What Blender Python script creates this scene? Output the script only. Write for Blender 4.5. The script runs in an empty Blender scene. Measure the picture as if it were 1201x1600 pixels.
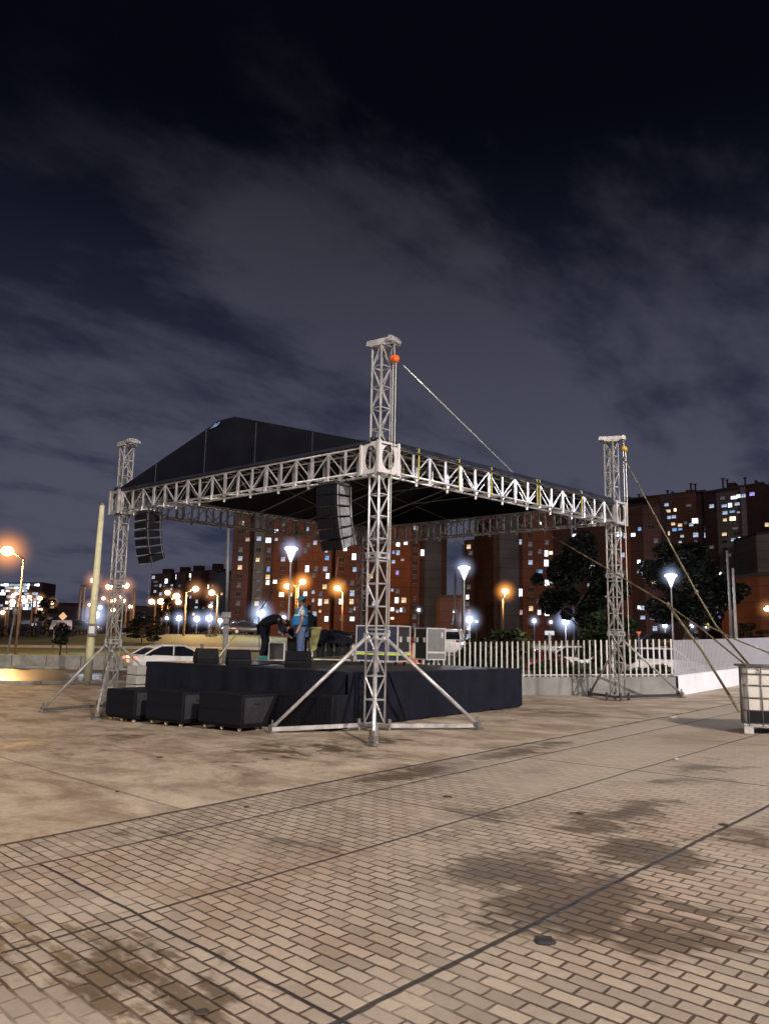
import bpy, bmesh, math, random
from mathutils import Vector, Matrix
random.seed(7)
S = bpy.context.scene
COL = S.collection
R = math.radians
# ------------------------------------------------------------------ camera model
FPX, PITCH, ROLL, H = 1231., .161, .0192, 1.6
SX = .0344
def ray(px, py):
    U = px-600.5; V = 800-py
    u = U*math.cos(ROLL)-V*math.sin(ROLL); v = U*math.sin(ROLL)+V*math.cos(ROLL)
    x = u/FPX; z = v/FPX
    return Vector((x, math.cos(PITCH)-z*math.sin(PITCH), math.sin(PITCH)+z*math.cos(PITCH)))
def D(px, py, Y):
    r = ray(px, py); t = Y/r.y
    return Vector((r.x*t, Y, H+r.z*t))
def G(px, py):
    r = ray(px, py); t = H/(SX*r.x-r.z)
    return Vector((r.x*t, r.y*t, H+r.z*t))
def PZ(px, py, z):
    r = ray(px, py); t = (z-H)/r.z
    return Vector((r.x*t, r.y*t, z))
def PV(px, py, a, b):          # ray against the vertical plane through a and b
    r = ray(px, py); dx, dy = b[0]-a[0], b[1]-a[1]; n = Vector((-dy, dx, 0))
    t = (n.x*a[0]+n.y*a[1])/(n.x*r.x+n.y*r.y)
    return Vector((r.x*t, r.y*t, H+r.z*t))
def sm(t): t = max(0, min(1, t)); return t*t*(3-2*t)
def slope(x): return SX*max(-14, min(14, x))
def far_z(x): return 1.15+.012*max(-150, min(150, x))
def T(x, y):
    near = slope(x)+(-.3-slope(x))*sm((y-33)/4)
    s = sm((y-(46 if x < -2 else 50))/34)
    md = .95*sm((x+48)/14)*sm((-4-x)/9)*sm((y-66)/22)*(1-sm((y-108)/30))
    return near*(1-s)+far_z(x)*s+md
# ------------------------------------------------------------------ materials
def newmat(name):
    m = bpy.data.materials.new(name); m.use_nodes = True
    nt = m.node_tree; nt.nodes.clear()
    return m, nt, nt.nodes.new, nt.links.new
def mat(name, col, rough=.6, metal=0., vary=.15, scale=6., bump=0., col2=None, spec=.5, coat=0.):
    m, nt, N, L = newmat(name)
    o = N('ShaderNodeOutputMaterial'); p = N('ShaderNodeBsdfPrincipled'); L(p.outputs[0], o.inputs[0])
    p.inputs['Roughness'].default_value = rough; p.inputs['Metallic'].default_value = metal
    p.inputs['Specular IOR Level'].default_value = spec
    if coat: p.inputs['Coat Weight'].default_value = coat
    tc = N('ShaderNodeTexCoord'); n = N('ShaderNodeTexNoise'); L(tc.outputs['Object'], n.inputs['Vector'])
    n.inputs['Scale'].default_value = scale; n.inputs['Detail'].default_value = 6; n.inputs['Roughness'].default_value = .65
    r = N('ShaderNodeValToRGB'); L(n.outputs[0], r.inputs[0])
    c2 = col2 or tuple(max(0, c*(1-2*vary)) for c in col)
    r.color_ramp.elements[0].color = (*c2, 1); r.color_ramp.elements[1].color = (*[min(1, c*(1+vary)) for c in col], 1)
    r.color_ramp.elements[0].position = .32; r.color_ramp.elements[1].position = .68
    L(r.outputs[0], p.inputs['Base Color'])
    if bump:
        b = N('ShaderNodeBump'); b.inputs['Strength'].default_value = bump; b.inputs['Distance'].default_value = .02
        L(n.outputs[0], b.inputs['Height']); L(b.outputs[0], p.inputs['Normal'])
    return m
def emis(name, col, s, vary=False, scale=1.2):
    m, nt, N, L = newmat(name)
    o = N('ShaderNodeOutputMaterial'); e = N('ShaderNodeEmission'); L(e.outputs[0], o.inputs[0])
    e.inputs[0].default_value = (*col, 1); e.inputs[1].default_value = s
    if vary:
        tc = N('ShaderNodeTexCoord'); n = N('ShaderNodeTexNoise'); L(tc.outputs['Object'], n.inputs['Vector'])
        n.inputs['Scale'].default_value = scale; n.inputs['Detail'].default_value = 2
        mr = N('ShaderNodeMapRange'); L(n.outputs[0], mr.inputs[0])
        mr.inputs[1].default_value = .35; mr.inputs[2].default_value = .65
        mr.inputs[3].default_value = s*.35; mr.inputs[4].default_value = s*1.3
        L(mr.outputs[0], e.inputs[1])
    return m
def glowmat(name, col, s, power=3.):  # emissive volume that imitates bloom around a lamp, not real haze
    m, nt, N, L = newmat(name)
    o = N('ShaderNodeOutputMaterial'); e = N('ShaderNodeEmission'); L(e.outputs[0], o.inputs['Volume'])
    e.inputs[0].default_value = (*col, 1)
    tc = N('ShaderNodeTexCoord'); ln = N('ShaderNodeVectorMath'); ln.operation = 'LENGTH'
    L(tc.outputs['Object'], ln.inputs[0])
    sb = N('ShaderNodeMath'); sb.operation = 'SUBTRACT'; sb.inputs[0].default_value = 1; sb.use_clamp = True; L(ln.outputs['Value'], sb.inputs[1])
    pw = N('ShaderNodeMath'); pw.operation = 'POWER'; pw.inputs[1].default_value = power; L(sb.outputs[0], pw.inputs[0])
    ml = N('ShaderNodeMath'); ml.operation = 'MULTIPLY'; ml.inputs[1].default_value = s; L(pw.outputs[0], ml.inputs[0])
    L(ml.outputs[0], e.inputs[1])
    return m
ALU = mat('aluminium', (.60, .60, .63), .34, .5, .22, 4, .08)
ALUD = mat('darker_aluminium', (.37, .365, .37), .5, .3, .2, 9, .05)  # darker, rougher aluminium for side and rear trusses and small fittings
WPLATE = mat('white_painted_plate', (.62, .62, .64), .45, .1, .06, 5)
STEEL = mat('galvanised_steel', (.22, .21, .21), .5, .5, .2, 10, .05)
DARKSTEEL = mat('dark_steel', (.07, .07, .075), .45, .6, .2, 10)
BLACKF = mat('black_fabric', (.0075, .009, .019), .9, 0, .25, 2.5, .3, spec=.2)
ROOFF = mat('black_roof_membrane', (.0055, .0065, .013), .6, 0, .3, 1.2, .25, spec=.2)
ROOFE = mat('roof_edge_tarp', (.017, .021, .04), .5, 0, .3, 2, .2)
DECK = mat('stage_deck_surface', (.02, .02, .027), .5, 0, .4, 3, .15, spec=.3)
BLACKP = mat('black_paint', (.0065, .007, .011), .65, 0, .3, 12, .15, spec=.22)
BLACKG = mat('dark_grille', (.006, .007, .013), .6, .1, .3, 40, .3, spec=.25)
GREYP = mat('grey_side_panel', (.020, .022, .030), .7, 0, .25, 10, .1)
PLATEG = mat('array_side_plate', (.22, .23, .26), .6, 0, .25, 10, .1)
CASEB = mat('case_blue_laminate', (.035, .04, .085), .4, 0, .15, 5)
CASEG = mat('case_grey_laminate', (.16, .165, .175), .55, 0, .1, 5)
CASED = mat('case_dark_laminate', (.02, .022, .026), .45, 0, .3, 8)
EDGE = mat('aluminium_edging', (.7, .7, .68), .35, .4, .08, 8)
YEL = mat('yellow_strap', (.42, .40, .07), .6, 0, .2, 10)
YGRN = mat('lime_tape', (.55, .75, .08), .6, 0, .1, 10)
ROPE = mat('tan_rope', (.22, .19, .11), .8, 0, .3, 30)
ROPED = mat('brown_rope', (.16, .12, .08), .8, 0, .3, 30)
WIRE = mat('steel_wire', (.5, .5, .48), .4, .5, .1, 20)
ORANGE = mat('orange_housing', (.75, .13, .02), .45, 0, .15, 8)
YHOUS = mat('yellow_housing', (.7, .42, .02), .45, 0, .15, 8)
WOODC = mat('pale_caster', (.55, .42, .28), .6, 0, .2, 10)
TANK = mat('translucent_tank_plastic', (.55, .54, .52), .35, 0, .06, 3, .1)
CAGE = mat('tank_cage_tube', (.22, .22, .23), .4, .6, .15, 20)
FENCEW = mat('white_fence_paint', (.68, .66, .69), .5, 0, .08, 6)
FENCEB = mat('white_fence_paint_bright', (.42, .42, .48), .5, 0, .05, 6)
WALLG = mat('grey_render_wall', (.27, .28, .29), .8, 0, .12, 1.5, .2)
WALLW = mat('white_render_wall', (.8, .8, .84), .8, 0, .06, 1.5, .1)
CONC = mat('pole_concrete', (.82, .80, .52), .8, 0, .1, 4, .1)
CONCB = mat('barrier_concrete', (.36, .35, .32), .85, 0, .2, 1.6, .2)
ASPH = mat('wet_asphalt', (.028, .026, .026), .4, 0, .3, .8, .2, col2=(.018, .017, .018))
POLEG = mat('grey_pole_paint', (.20, .2, .22), .5, .2, .1, 5)
POLED = mat('dark_pole_paint', (.05, .05, .06), .5, .2, .1, 5)
POLEW = mat('pale_pole_paint', (.5, .5, .52), .5, .2, .1, 5)
POLEO = mat('sodium_lit_pole', (.28, .17, .10), .6, .1, .15, 5)  # sodium lamplight is put into this pole colour
TARPO = mat('orange_mesh_tarp', (.85, .2, .05), .7, 0, .2, 2, .3)
CARW = mat('white_car_paint', (.86, .86, .88), .25, 0, .03, 2, coat=.6)
CARD = mat('dark_car_paint', (.04, .04, .05), .25, 0, .1, 2, coat=.6)
CARR = mat('red_car_paint', (.35, .03, .03), .25, 0, .1, 2, coat=.6)
CARS_ = mat('silver_car_paint', (.4, .41, .43), .25, .3, .1, 2, coat=.6)
GLASS = mat('tinted_car_glass', (.012, .013, .02), .08, 0, .1, 2)
RUBBER = mat('tyre_rubber', (.02, .02, .02), .8, 0, .2, 20)
SKIN = mat('skin', (.46, .25, .17), .55, 0, .08, 20)
HAIR = mat('dark_hair', (.012, .009, .008), .6, 0, .2, 60)
VESTB = mat('blue_vest_cloth', (.022, .23, .62), .75, 0, .15, 8, .2)
VESTY = mat('pale_yellow_trim', (.62, .68, .38), .7, 0, .08, 8)
WHITEC = mat('white_shirt_cloth', (.72, .76, .8), .8, 0, .06, 8, .2)
CAPB = mat('cyan_cap_cloth', (.05, .42, .72), .75, 0, .15, 12)
JEANS = mat('blue_denim', (.09, .14, .28), .85, 0, .25, 14, .2)
NAVY = mat('navy_clothing', (.012, .016, .035), .85, 0, .25, 8, .2)
TURQ = mat('turquoise_shoe', (.08, .5, .52), .6, 0, .15, 12)
OLIVE = mat('khaki_cloth', (.27, .27, .10), .8, 0, .2, 6, .2)
BANNER = mat('pale_panel_face', (.62, .52, .5), .6, 0, .06, 2)
SIGNW = mat('white_sign_face', (.8, .8, .8), .5, 0, .04, 3)
BROWNTR = mat('bark', (.05, .035, .025), .9, 0, .3, 6, .4)
def leafmat(name, c1, c2):
    m = mat(name, c1, .6, 0, .2, 1.3, 0, col2=c2, spec=.25); return m
LEAFD = leafmat('dark_foliage', (.0032, .005, .0035), (.0012, .002, .0018))
LEAFG = leafmat('green_foliage', (.022, .04, .013), (.006, .012, .005))
LEAFO = leafmat('olive_foliage', (.085, .095, .035), (.02, .027, .012))
# facades: brick with faint courses and stains
def brickmat(name, col, var=.35):
    m, nt, N, L = newmat(name)
    o = N('ShaderNodeOutputMaterial'); p = N('ShaderNodeBsdfPrincipled'); L(p.outputs[0], o.inputs[0])
    p.inputs['Roughness'].default_value = .9; p.inputs['Specular IOR Level'].default_value = .15
    tc = N('ShaderNodeTexCoord'); n = N('ShaderNodeTexNoise'); L(tc.outputs['Object'], n.inputs['Vector']); n.inputs['Scale'].default_value = .12; n.inputs['Detail'].default_value = 5
    sp = N('ShaderNodeSeparateXYZ'); L(tc.outputs['Object'], sp.inputs[0])
    fl = N('ShaderNodeMath'); fl.operation = 'MULTIPLY'; fl.inputs[1].default_value = 1/2.35; L(sp.outputs['Z'], fl.inputs[0])
    fr = N('ShaderNodeMath'); fr.operation = 'FRACT'; L(fl.outputs[0], fr.inputs[0])
    gt = N('ShaderNodeMath'); gt.operation = 'GREATER_THAN'; gt.inputs[1].default_value = .9; L(fr.outputs[0], gt.inputs[0])
    r = N('ShaderNodeValToRGB'); L(n.outputs[0], r.inputs[0])
    r.color_ramp.elements[0].position = .3; r.color_ramp.elements[1].position = .7
    r.color_ramp.elements[0].color = (*[c*(1-var) for c in col], 1); r.color_ramp.elements[1].color = (*[c*(1+var*.6) for c in col], 1)
    mx = N('ShaderNodeMixRGB'); mx.blend_type = 'MULTIPLY'; mx.inputs[2].default_value = (.72, .75, .8, 1)
    L(gt.outputs[0], mx.inputs[0]); L(r.outputs[0], mx.inputs[1]); L(mx.outputs[0], p.inputs['Base Color'])
    return m
BR_BROWN = brickmat('brown_brick', (.14, .06, .047))
BR_DARK = brickmat('dark_red_brick', (.06, .034, .033))
BR_ORNG = brickmat('orange_lit_brick', (.19, .07, .038))  # orange street-light wash is put into this brick colour
BR_GREY = brickmat('blue_grey_render', (.13, .145, .18))
BR_GREY2 = brickmat('slate_render', (.075, .08, .105))
BR_PURP = brickmat('purple_brown_brick', (.12, .072, .08))
BR_PALE = brickmat('pale_mauve_render', (.24, .19, .21))
BR_CONC = brickmat('weathered_concrete', (.17, .15, .14))
ROOFD = mat('roof_slab', (.05, .04, .045), .9)
WOFF = mat('unlit_window_glass', (.03, .03, .04), .2, 0, .3, .4, spec=.6)
WFRAME = mat('window_frame', (.2, .18, .17), .7)
WM = {'w': emis('cool_white_window', (.62, .76, 1), .75, True), 'W': emis('bright_white_window', (.85, .92, 1), 2.6, True),
      'd': emis('dim_curtained_window', (.62, .6, .68), .16, True), 'y': emis('warm_window', (1, .72, .42), 1.1, True),
      'Y': emis('bright_warm_window', (1, .78, .5), 3.2, True), 'b': emis('blue_tv_window', (.25, .5, 1), .9, True),
      'v': emis('violet_window', (.4, .35, 1), 1.2, True), 'p': emis('pink_window', (1, .6, .55), .6, True)}
LAMPW = emis('white_lamp_glass', (.93, .95, 1), 14)
LAMPO = emis('sodium_lamp_glass', (1, .62, .22), 12)
LAMPP = emis('pale_sodium_lamp_glass', (1, .74, .5), 9)
TAILR = emis('red_tail_light', (1, .12, .06), 5)
TAILO = emis('glowing_orange_plate', (1, .35, .12), 1.8)  # number plate given emission in place of reflected light
HEADL = emis('white_headlight', (.9, .95, 1), 8)
GLO = glowmat('sodium_bloom', (1, .36, .07), 1.5)
GLP = glowmat('pale_sodium_bloom', (1, .42, .16), .9)
GLW = glowmat('white_bloom', (.55, .66, 1), 2.0, 3.6)
# ------------------------------------------------------------------ mesh builder
def wloc(o):
    v = Vector((0, 0, 0))
    while o: v += o.location; o = o.parent
    return v
class MB:
    def __init__(s): s.v = []; s.f = []; s.mi = []
    def add(s, vs, fs, mi=0):
        n = len(s.v); s.v += [Vector(v) for v in vs]; s.f += [tuple(i+n for i in f) for f in fs]; s.mi += [mi]*len(fs)
        return s
    def box(s, c, size, rz=0, M=None, mi=0):
        c = Vector(c); x, y, z = [k/2 for k in size]
        M = M or Matrix.Rotation(rz, 3, 'Z')
        vs = [c+M@Vector((a*x, b*y, d*z)) for a in (-1, 1) for b in (-1, 1) for d in (-1, 1)]
        return s.add(vs, [(0, 1, 3, 2), (4, 6, 7, 5), (0, 4, 5, 1), (2, 3, 7, 6), (0, 2, 6, 4), (1, 5, 7, 3)], mi)
    def tube(s, a, b, r, n=6, r2=None, mi=0, cap=True):
        a = Vector(a); b = Vector(b); d = (b-a)
        if d.length < 1e-6: return s
        d.normalize(); up = Vector((0, 0, 1)) if abs(d.z) < .95 else Vector((1, 0, 0))
        x = d.cross(up).normalized(); y = d.cross(x); r2 = r if r2 is None else r2
        vs = []
        for p, q in ((a, r), (b, r2)):
            for i in range(n):
                t = 2*math.pi*(i+.5)/n; vs.append(p+x*math.cos(t)*q+y*math.sin(t)*q)
        fs = [(i, (i+1) % n, n+(i+1) % n, n+i) for i in range(n)]
        if cap: fs += [tuple(range(n))[::-1], tuple(range(n, 2*n))]
        return s.add(vs, fs, mi)
    def path(s, pts, r, n=6, mi=0):
        for a, b in zip(pts, pts[1:]): s.tube(a, b, r, n, mi=mi)
        return s
    def ell(s, c, rad, seg=12, ring=8, mi=0, M=None):
        c = Vector(c); vs = []; M = M or Matrix.Identity(3)
        for j in range(1, ring):
            t = math.pi*j/ring
            for i in range(seg):
                p = 2*math.pi*i/seg
                vs.append(c+M@Vector((rad[0]*math.sin(t)*math.cos(p), rad[1]*math.sin(t)*math.sin(p), rad[2]*math.cos(t))))
        vs += [c+M@Vector((0, 0, rad[2])), c-M@Vector((0, 0, rad[2]))]
        fs = []
        for j in range(ring-2):
            for i in range(seg):
                a = j*seg+i; b = j*seg+(i+1) % seg; fs.append((a, a+seg, b+seg, b))
        T_ = len(vs)-2
        for i in range(seg):
            fs.append((T_, i, (i+1) % seg)); fs.append((T_+1, (ring-2)*seg+(i+1) % seg, (ring-2)*seg+i))
        return s.add(vs, fs, mi)
    def prism(s, poly, d, mi=0):                 # poly: 3-D points, d: extrusion vector
        n = len(poly); poly = [Vector(p) for p in poly]; d = Vector(d)
        return s.add(poly+[p+d for p in poly], [tuple(range(n))[::-1], tuple(range(n, 2*n))]+[(i, (i+1) % n, n+(i+1) % n, n+i) for i in range(n)], mi)
    def quad(s, a, b, c, d, mi=0): return s.add([a, b, c, d], [(0, 1, 2, 3)], mi)
    def build(s, name, mats, parent=None, smooth=False, base=True, bevel=0):
        me = bpy.data.meshes.new(name)
        if parent is not None: org = wloc(parent); loc = Vector((0, 0, 0))
        elif base and s.v:
            xs = [v.x for v in s.v]; ys = [v.y for v in s.v]; zs = [v.z for v in s.v]
            loc = Vector(((min(xs)+max(xs))/2, (min(ys)+max(ys))/2, min(zs))); org = loc
        else: loc = org = Vector((0, 0, 0))
        me.from_pydata([tuple(v-org) for v in s.v], [], s.f)
        mats = mats if isinstance(mats, (list, tuple)) else [mats]
        for m in mats: me.materials.append(m)
        me.polygons.foreach_set('material_index', s.mi)
        if smooth: me.polygons.foreach_set('use_smooth', [True]*len(s.f))
        bm = bmesh.new(); bm.from_mesh(me); bmesh.ops.recalc_face_normals(bm, faces=bm.faces)
        if bevel: bmesh.ops.bevel(bm, geom=bm.edges[:], offset=bevel, segments=2, affect='EDGES', profile=.5)
        bm.to_mesh(me); bm.free()
        o = bpy.data.objects.new(name, me); COL.objects.link(o); o.location = loc
        if parent is not None: o.parent = parent
        return o
def thing(name, label, cat, loc=(0, 0, 0), group=None):
    o = bpy.data.objects.new(name, None); COL.objects.link(o); o.location = loc; o.empty_display_size = .2
    return tag(o, label, cat, group)
def tag(o, label=None, cat=None, group=None, kind=None):
    if label: o['label'] = label
    if cat: o['category'] = cat
    if group: o['group'] = group
    if kind: o['kind'] = kind
    return o
def copy_tree(o, parent=None):
    c = o.copy(); COL.objects.link(c)
    if parent is not None: c.parent = parent
    for ch in [k for k in list(bpy.data.objects) if k.parent == o]: copy_tree(ch, c)
    return c
def kids(o): return [k for k in bpy.data.objects if k.parent == o]
def copy_thing(o, kidmap=None):
    c = o.copy(); COL.objects.link(c)
    for ch in o.children:
        d = ch.copy(); COL.objects.link(d); d.parent = c
        for g in ch.children:
            e = g.copy(); COL.objects.link(e); e.parent = d
    return c
# ------------------------------------------------------------------ camera
cam = bpy.data.cameras.new('camera'); camo = bpy.data.objects.new('camera', cam); COL.objects.link(camo)
cam.sensor_fit = 'VERTICAL'; cam.sensor_height = 24; cam.sensor_width = 18; cam.lens = 24*FPX/1600
cam.clip_end = 6000; cam.clip_start = .05
fwd = Vector((0, math.cos(PITCH), math.sin(PITCH))); up = Vector((0, -math.sin(PITCH), math.cos(PITCH))); rt = Vector((1, 0, 0))
cr = rt*math.cos(ROLL)+up*math.sin(ROLL); cu = -rt*math.sin(ROLL)+up*math.cos(ROLL)
M = Matrix((cr, cu, -fwd)).transposed().to_4x4(); M.translation = (0, 0, H)
camo.matrix_world = M; S.camera = camo
# ------------------------------------------------------------------ night sky
w = bpy.data.worlds.new('World'); S.world = w; w.use_nodes = True
nt = w.node_tree; nt.nodes.clear(); N = nt.nodes.new; L = nt.links.new
wo = N('ShaderNodeOutputWorld'); bg = N('ShaderNodeBackground'); L(bg.outputs[0], wo.inputs[0])
tc = N('ShaderNodeTexCoord'); sp = N('ShaderNodeSeparateXYZ'); L(tc.outputs['Generated'], sp.inputs[0])
def math_(op, a, b=None, clamp=False):
    n = N('ShaderNodeMath'); n.operation = op; n.use_clamp = clamp
    for i, q in enumerate((a, b)):
        if q is None: continue
        if isinstance(q, (int, float)): n.inputs[i].default_value = q
        else: L(q, n.inputs[i])
    return n.outputs[0]
def mrange(v, a, b, c, d):
    n = N('ShaderNodeMapRange'); n.interpolation_type = 'SMOOTHSTEP'; L(v, n.inputs[0])
    for i, q in enumerate((a, b, c, d)): n.inputs[i+1].default_value = q
    return n.outputs[0]
zc = math_('MAXIMUM', sp.outputs['Z'], 0.0)
den = math_('ADD', zc, .22)
cx = math_('DIVIDE', sp.outputs['X'], den); cy = math_('DIVIDE', sp.outputs['Y'], den)
along = math_('ADD', math_('MULTIPLY', cx, .665), math_('MULTIPLY', cy, .747)); across = math_('SUBTRACT', math_('MULTIPLY', cx, .747), math_('MULTIPLY', cy, .665))
cmb = N('ShaderNodeCombineXYZ'); L(along, cmb.inputs[0]); L(across, cmb.inputs[1])
mp = N('ShaderNodeMapping'); L(cmb.outputs[0], mp.inputs[0]); mp.inputs['Scale'].default_value = (1.0, 1.6, 1); mp.inputs['Location'].default_value = (3.1, 1.7, 0)
n1 = N('ShaderNodeTexNoise'); L(mp.outputs[0], n1.inputs['Vector']); n1.inputs['Scale'].default_value = 1.25; n1.inputs['Detail'].default_value = 7; n1.inputs['Roughness'].default_value = .48; n1.inputs['Distortion'].default_value = .7
n2 = N('ShaderNodeTexNoise'); L(mp.outputs[0], n2.inputs['Vector']); n2.inputs['Scale'].default_value = 3.2; n2.inputs['Detail'].default_value = 8; n2.inputs['Roughness'].default_value = .6
cl = math_('ADD', math_('MULTIPLY', n1.outputs[0], .72), math_('MULTIPLY', math_('SUBTRACT', n2.outputs[0], .5), .62))
glow = mrange(zc, .60, .12, 0, 1)              # city light low in the sky
# a broad paler bank of cloud lying across the view
ban = math_('ADD', across, 1.0)
ban = math_('SUBTRACT', 1, math_('ABSOLUTE', math_('MULTIPLY', ban, 3.2)), True)
afade = mrange(along, .46, .80, 0, 1); band = math_('MULTIPLY', mrange(ban, 0, 1, 0, .2), afade)
cl2 = math_('ADD', math_('ADD', cl, band), math_('MULTIPLY', glow, .20))
cm = mrange(cl2, .36, .64, 0, 1)
r1 = N('ShaderNodeMixRGB'); L(glow, r1.inputs[0]); r1.inputs[1].default_value = (.0016, .0021, .0048, 1); r1.inputs[2].default_value = (.028, .033, .064, 1)
r2 = N('ShaderNodeMixRGB'); L(glow, r2.inputs[0]); r2.inputs[1].default_value = (.026, .026, .037, 1); r2.inputs[2].default_value = (.074, .076, .112, 1)
r3 = N('ShaderNodeMixRGB'); cm = math_('MULTIPLY', cm, mrange(zc, .46, .66, 1, .28)); cm = math_('MULTIPLY', cm, mrange(along, .30, .72, .25, 1)); L(cm, r3.inputs[0]); L(r1.outputs[0], r3.inputs[1]); L(r2.outputs[0], r3.inputs[2])
L(r3.outputs[0], bg.inputs[0]); bg.inputs[1].default_value = 1.0
# ------------------------------------------------------------------ faint directional light + lamps
def light(kind, name, loc, energy, col, radius=.15, parent=None):
    l = bpy.data.lights.new(name, kind); o = bpy.data.objects.new(name, l); COL.objects.link(o)
    l.energy = energy; l.color = col
    if kind == 'POINT': l.shadow_soft_size = radius
    o.location = Vector(loc)-(wloc(parent) if parent else Vector((0, 0, 0)))
    if parent: o.parent = parent
    return o
sun = light('SUN', 'night_sky_light', (0, 0, 50), .45, (1, .86, .76)); sun.data.angle = R(4)
sun.rotation_euler = Vector((.25, -.85, .5)).to_track_quat('Z', 'Y').to_euler()
# ------------------------------------------------------------------ ground
def brick_ground():
    m, nt, N, L = newmat('plaza_paving')
    def mt(op, a, b=None, clamp=False):
        n = N('ShaderNodeMath'); n.operation = op; n.use_clamp = clamp
        for i, q in enumerate((a, b)):
            if q is None: continue
            if isinstance(q, (int, float)): n.inputs[i].default_value = q
            else: L(q, n.inputs[i])
        return n.outputs[0]
    def mr(v, a, b, c, d):
        n = N('ShaderNodeMapRange'); n.interpolation_type = 'SMOOTHSTEP'; L(v, n.inputs[0])
        for i, q in enumerate((a, b, c, d)): n.inputs[i+1].default_value = q
        return n.outputs[0]
    def noise(vec, sc, det=5, ro=.6, dist=0):
        n = N('ShaderNodeTexNoise'); L(vec, n.inputs['Vector']); n.inputs['Scale'].default_value = sc
        n.inputs['Detail'].default_value = det; n.inputs['Roughness'].default_value = ro; n.inputs['Distortion'].default_value = dist
        return n.outputs[0]
    def mix(f, a, b, bt='MIX'):
        n = N('ShaderNodeMixRGB'); n.blend_type = bt
        if isinstance(f, (int, float)): n.inputs[0].default_value = f
        else: L(f, n.inputs[0])
        for i, q in ((1, a), (2, b)):
            if isinstance(q, tuple): n.inputs[i].default_value = (*q, 1)
            else: L(q, n.inputs[i])
        return n.outputs[0]
    o = N('ShaderNodeOutputMaterial'); p = N('ShaderNodeBsdfPrincipled'); L(p.outputs[0], o.inputs[0])
    tc = N('ShaderNodeTexCoord'); sp = N('ShaderNodeSeparateXYZ'); L(tc.outputs['Object'], sp.inputs[0])
    X, Y = sp.outputs['X'], sp.outputs['Y']
    wob = noise(tc.outputs['Object'], .8, 3); wob = mt('ADD', mt('MULTIPLY', mt('SUBTRACT', wob, .5), .05), mt('MULTIPLY', mt('SUBTRACT', noise(tc.outputs['Object'], 9, 2), .5), .010))
    b = (math.cos(R(-47)), math.sin(R(-47))); u = (math.cos(R(47)), math.sin(R(47))); det = b[0]*u[1]-b[1]*u[0]
    gx = mt('ADD', mt('ADD', mt('MULTIPLY', X, u[1]/det), mt('MULTIPLY', Y, -u[0]/det)), wob)
    gy = mt('ADD', mt('ADD', mt('MULTIPLY', X, -b[1]/det), mt('MULTIPLY', Y, b[0]/det)), wob)
    cv = N('ShaderNodeCombineXYZ'); L(gx, cv.inputs[0]); L(gy, cv.inputs[1]); V = cv.outputs[0]
    br = N('ShaderNodeTexBrick'); L(V, br.inputs['Vector']); br.inputs['Scale'].default_value = 1
    br.offset = .5; br.inputs['Brick Width'].default_value = .2; br.inputs['Row Height'].default_value = .1
    br.inputs['Mortar Size'].default_value = .0155; br.inputs['Mortar Smooth'].default_value = 1; br.inputs['Bias'].default_value = 0
    br.inputs['Color1'].default_value = (0, 0, 0, 1); br.inputs['Color2'].default_value = (1, 1, 1, 1); br.inputs['Mortar'].default_value = (.5, .5, .5, 1)
    big = noise(tc.outputs['Object'], .28, 4, .55); mid = noise(tc.outputs['Object'], 1.3, 6, .6, .4); fine = noise(tc.outputs['Object'], 28, 5, .7)
    # damp patches
    W = None
    wn = noise(V, 1.5, 5, .65, .6)
    for (ax, ay, rx, ry, k) in ((-2.65, 4.35, .55, .85, 1.1), (-3.35, 4.75, .55, .5, .9), (-2.0, 4.45, .4, .6, .8), (-2.75, 5.75, .5, .55, 1), (-3.4, 6.6, .5, 1.1, .75), (-2.35, 6.5, .4, .9, .6),
                            (-6.5, 7.1, .42, 1.0, .9), (-6.5, 9.5, .4, 1.5, .8), (-4.6, 6.0, .5, .5, .6), (-3.7, 1.95, .7, .45, .8), (-4.6, 1.5, .8, .5, .7), (-6.3, 3.6, .35, .5, .5), (-4.9, 4.0, .5, .45, .5), (-9, 8, 1.2, 2, .55), (-3.9, 9.6, .5, 1.3, .5),
                            (-9.5, 14.5, 2.5, 1.2, .5), (-17, 9, 1.5, 2.2, .5), (-13, 4, 1.5, 3, .4)):
        dx = mt('DIVIDE', mt('SUBTRACT', gx, ax), rx); dy = mt('DIVIDE', mt('SUBTRACT', gy, ay), ry)
        d = mt('SQRT', mt('ADD', mt('MULTIPLY', dx, dx), mt('MULTIPLY', dy, dy)))
        e = mt('MULTIPLY', mr(d, 1.5, .2, 0, 1), k); W = e if W is None else mt('MAXIMUM', W, e)
    # brick colours
    c = mix(mr(br.outputs['Color'], 0, 1, 0, 1), (.235, .20, .165), (.42, .36, .295))
    warm = mr(noise(V, .55, 3), .45, .62, 0, 1)
    c = mix(warm, c, mix(mr(br.outputs['Color'], 0, 1, 0, 1), (.285, .205, .155), (.39, .30, .235)))
    c = mix(mr(mid, .3, .7, .05, .6), c, (.44, .385, .325))
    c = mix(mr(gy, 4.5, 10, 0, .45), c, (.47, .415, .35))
    # washed smooth concrete beyond the border course
    st = N('ShaderNodeMapping'); L(V, st.inputs[0]); st.inputs['Scale'].default_value = (.55, 1.15, 1)
    streak = mt('ADD', mt('MULTIPLY', noise(st.outputs[0], 1.3, 8, .68, .5), .8), mt('MULTIPLY', noise(tc.outputs['Object'], 7, 6, .7), .2))
    conc = mix(mr(streak, .35, .65, 0, 1), (.24, .18, .13), (.56, .48, .385))
    isb = mt('MULTIPLY', mt('GREATER_THAN', gx, -6.86), 1)
    chip = noise(tc.outputs['Object'], 22, 3, .6)
    bfac = mr(mt('ADD', br.outputs['Fac'], mt('MULTIPLY', mt('SUBTRACT', chip, .5), .9)), .22, .72, 0, 1)
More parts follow.
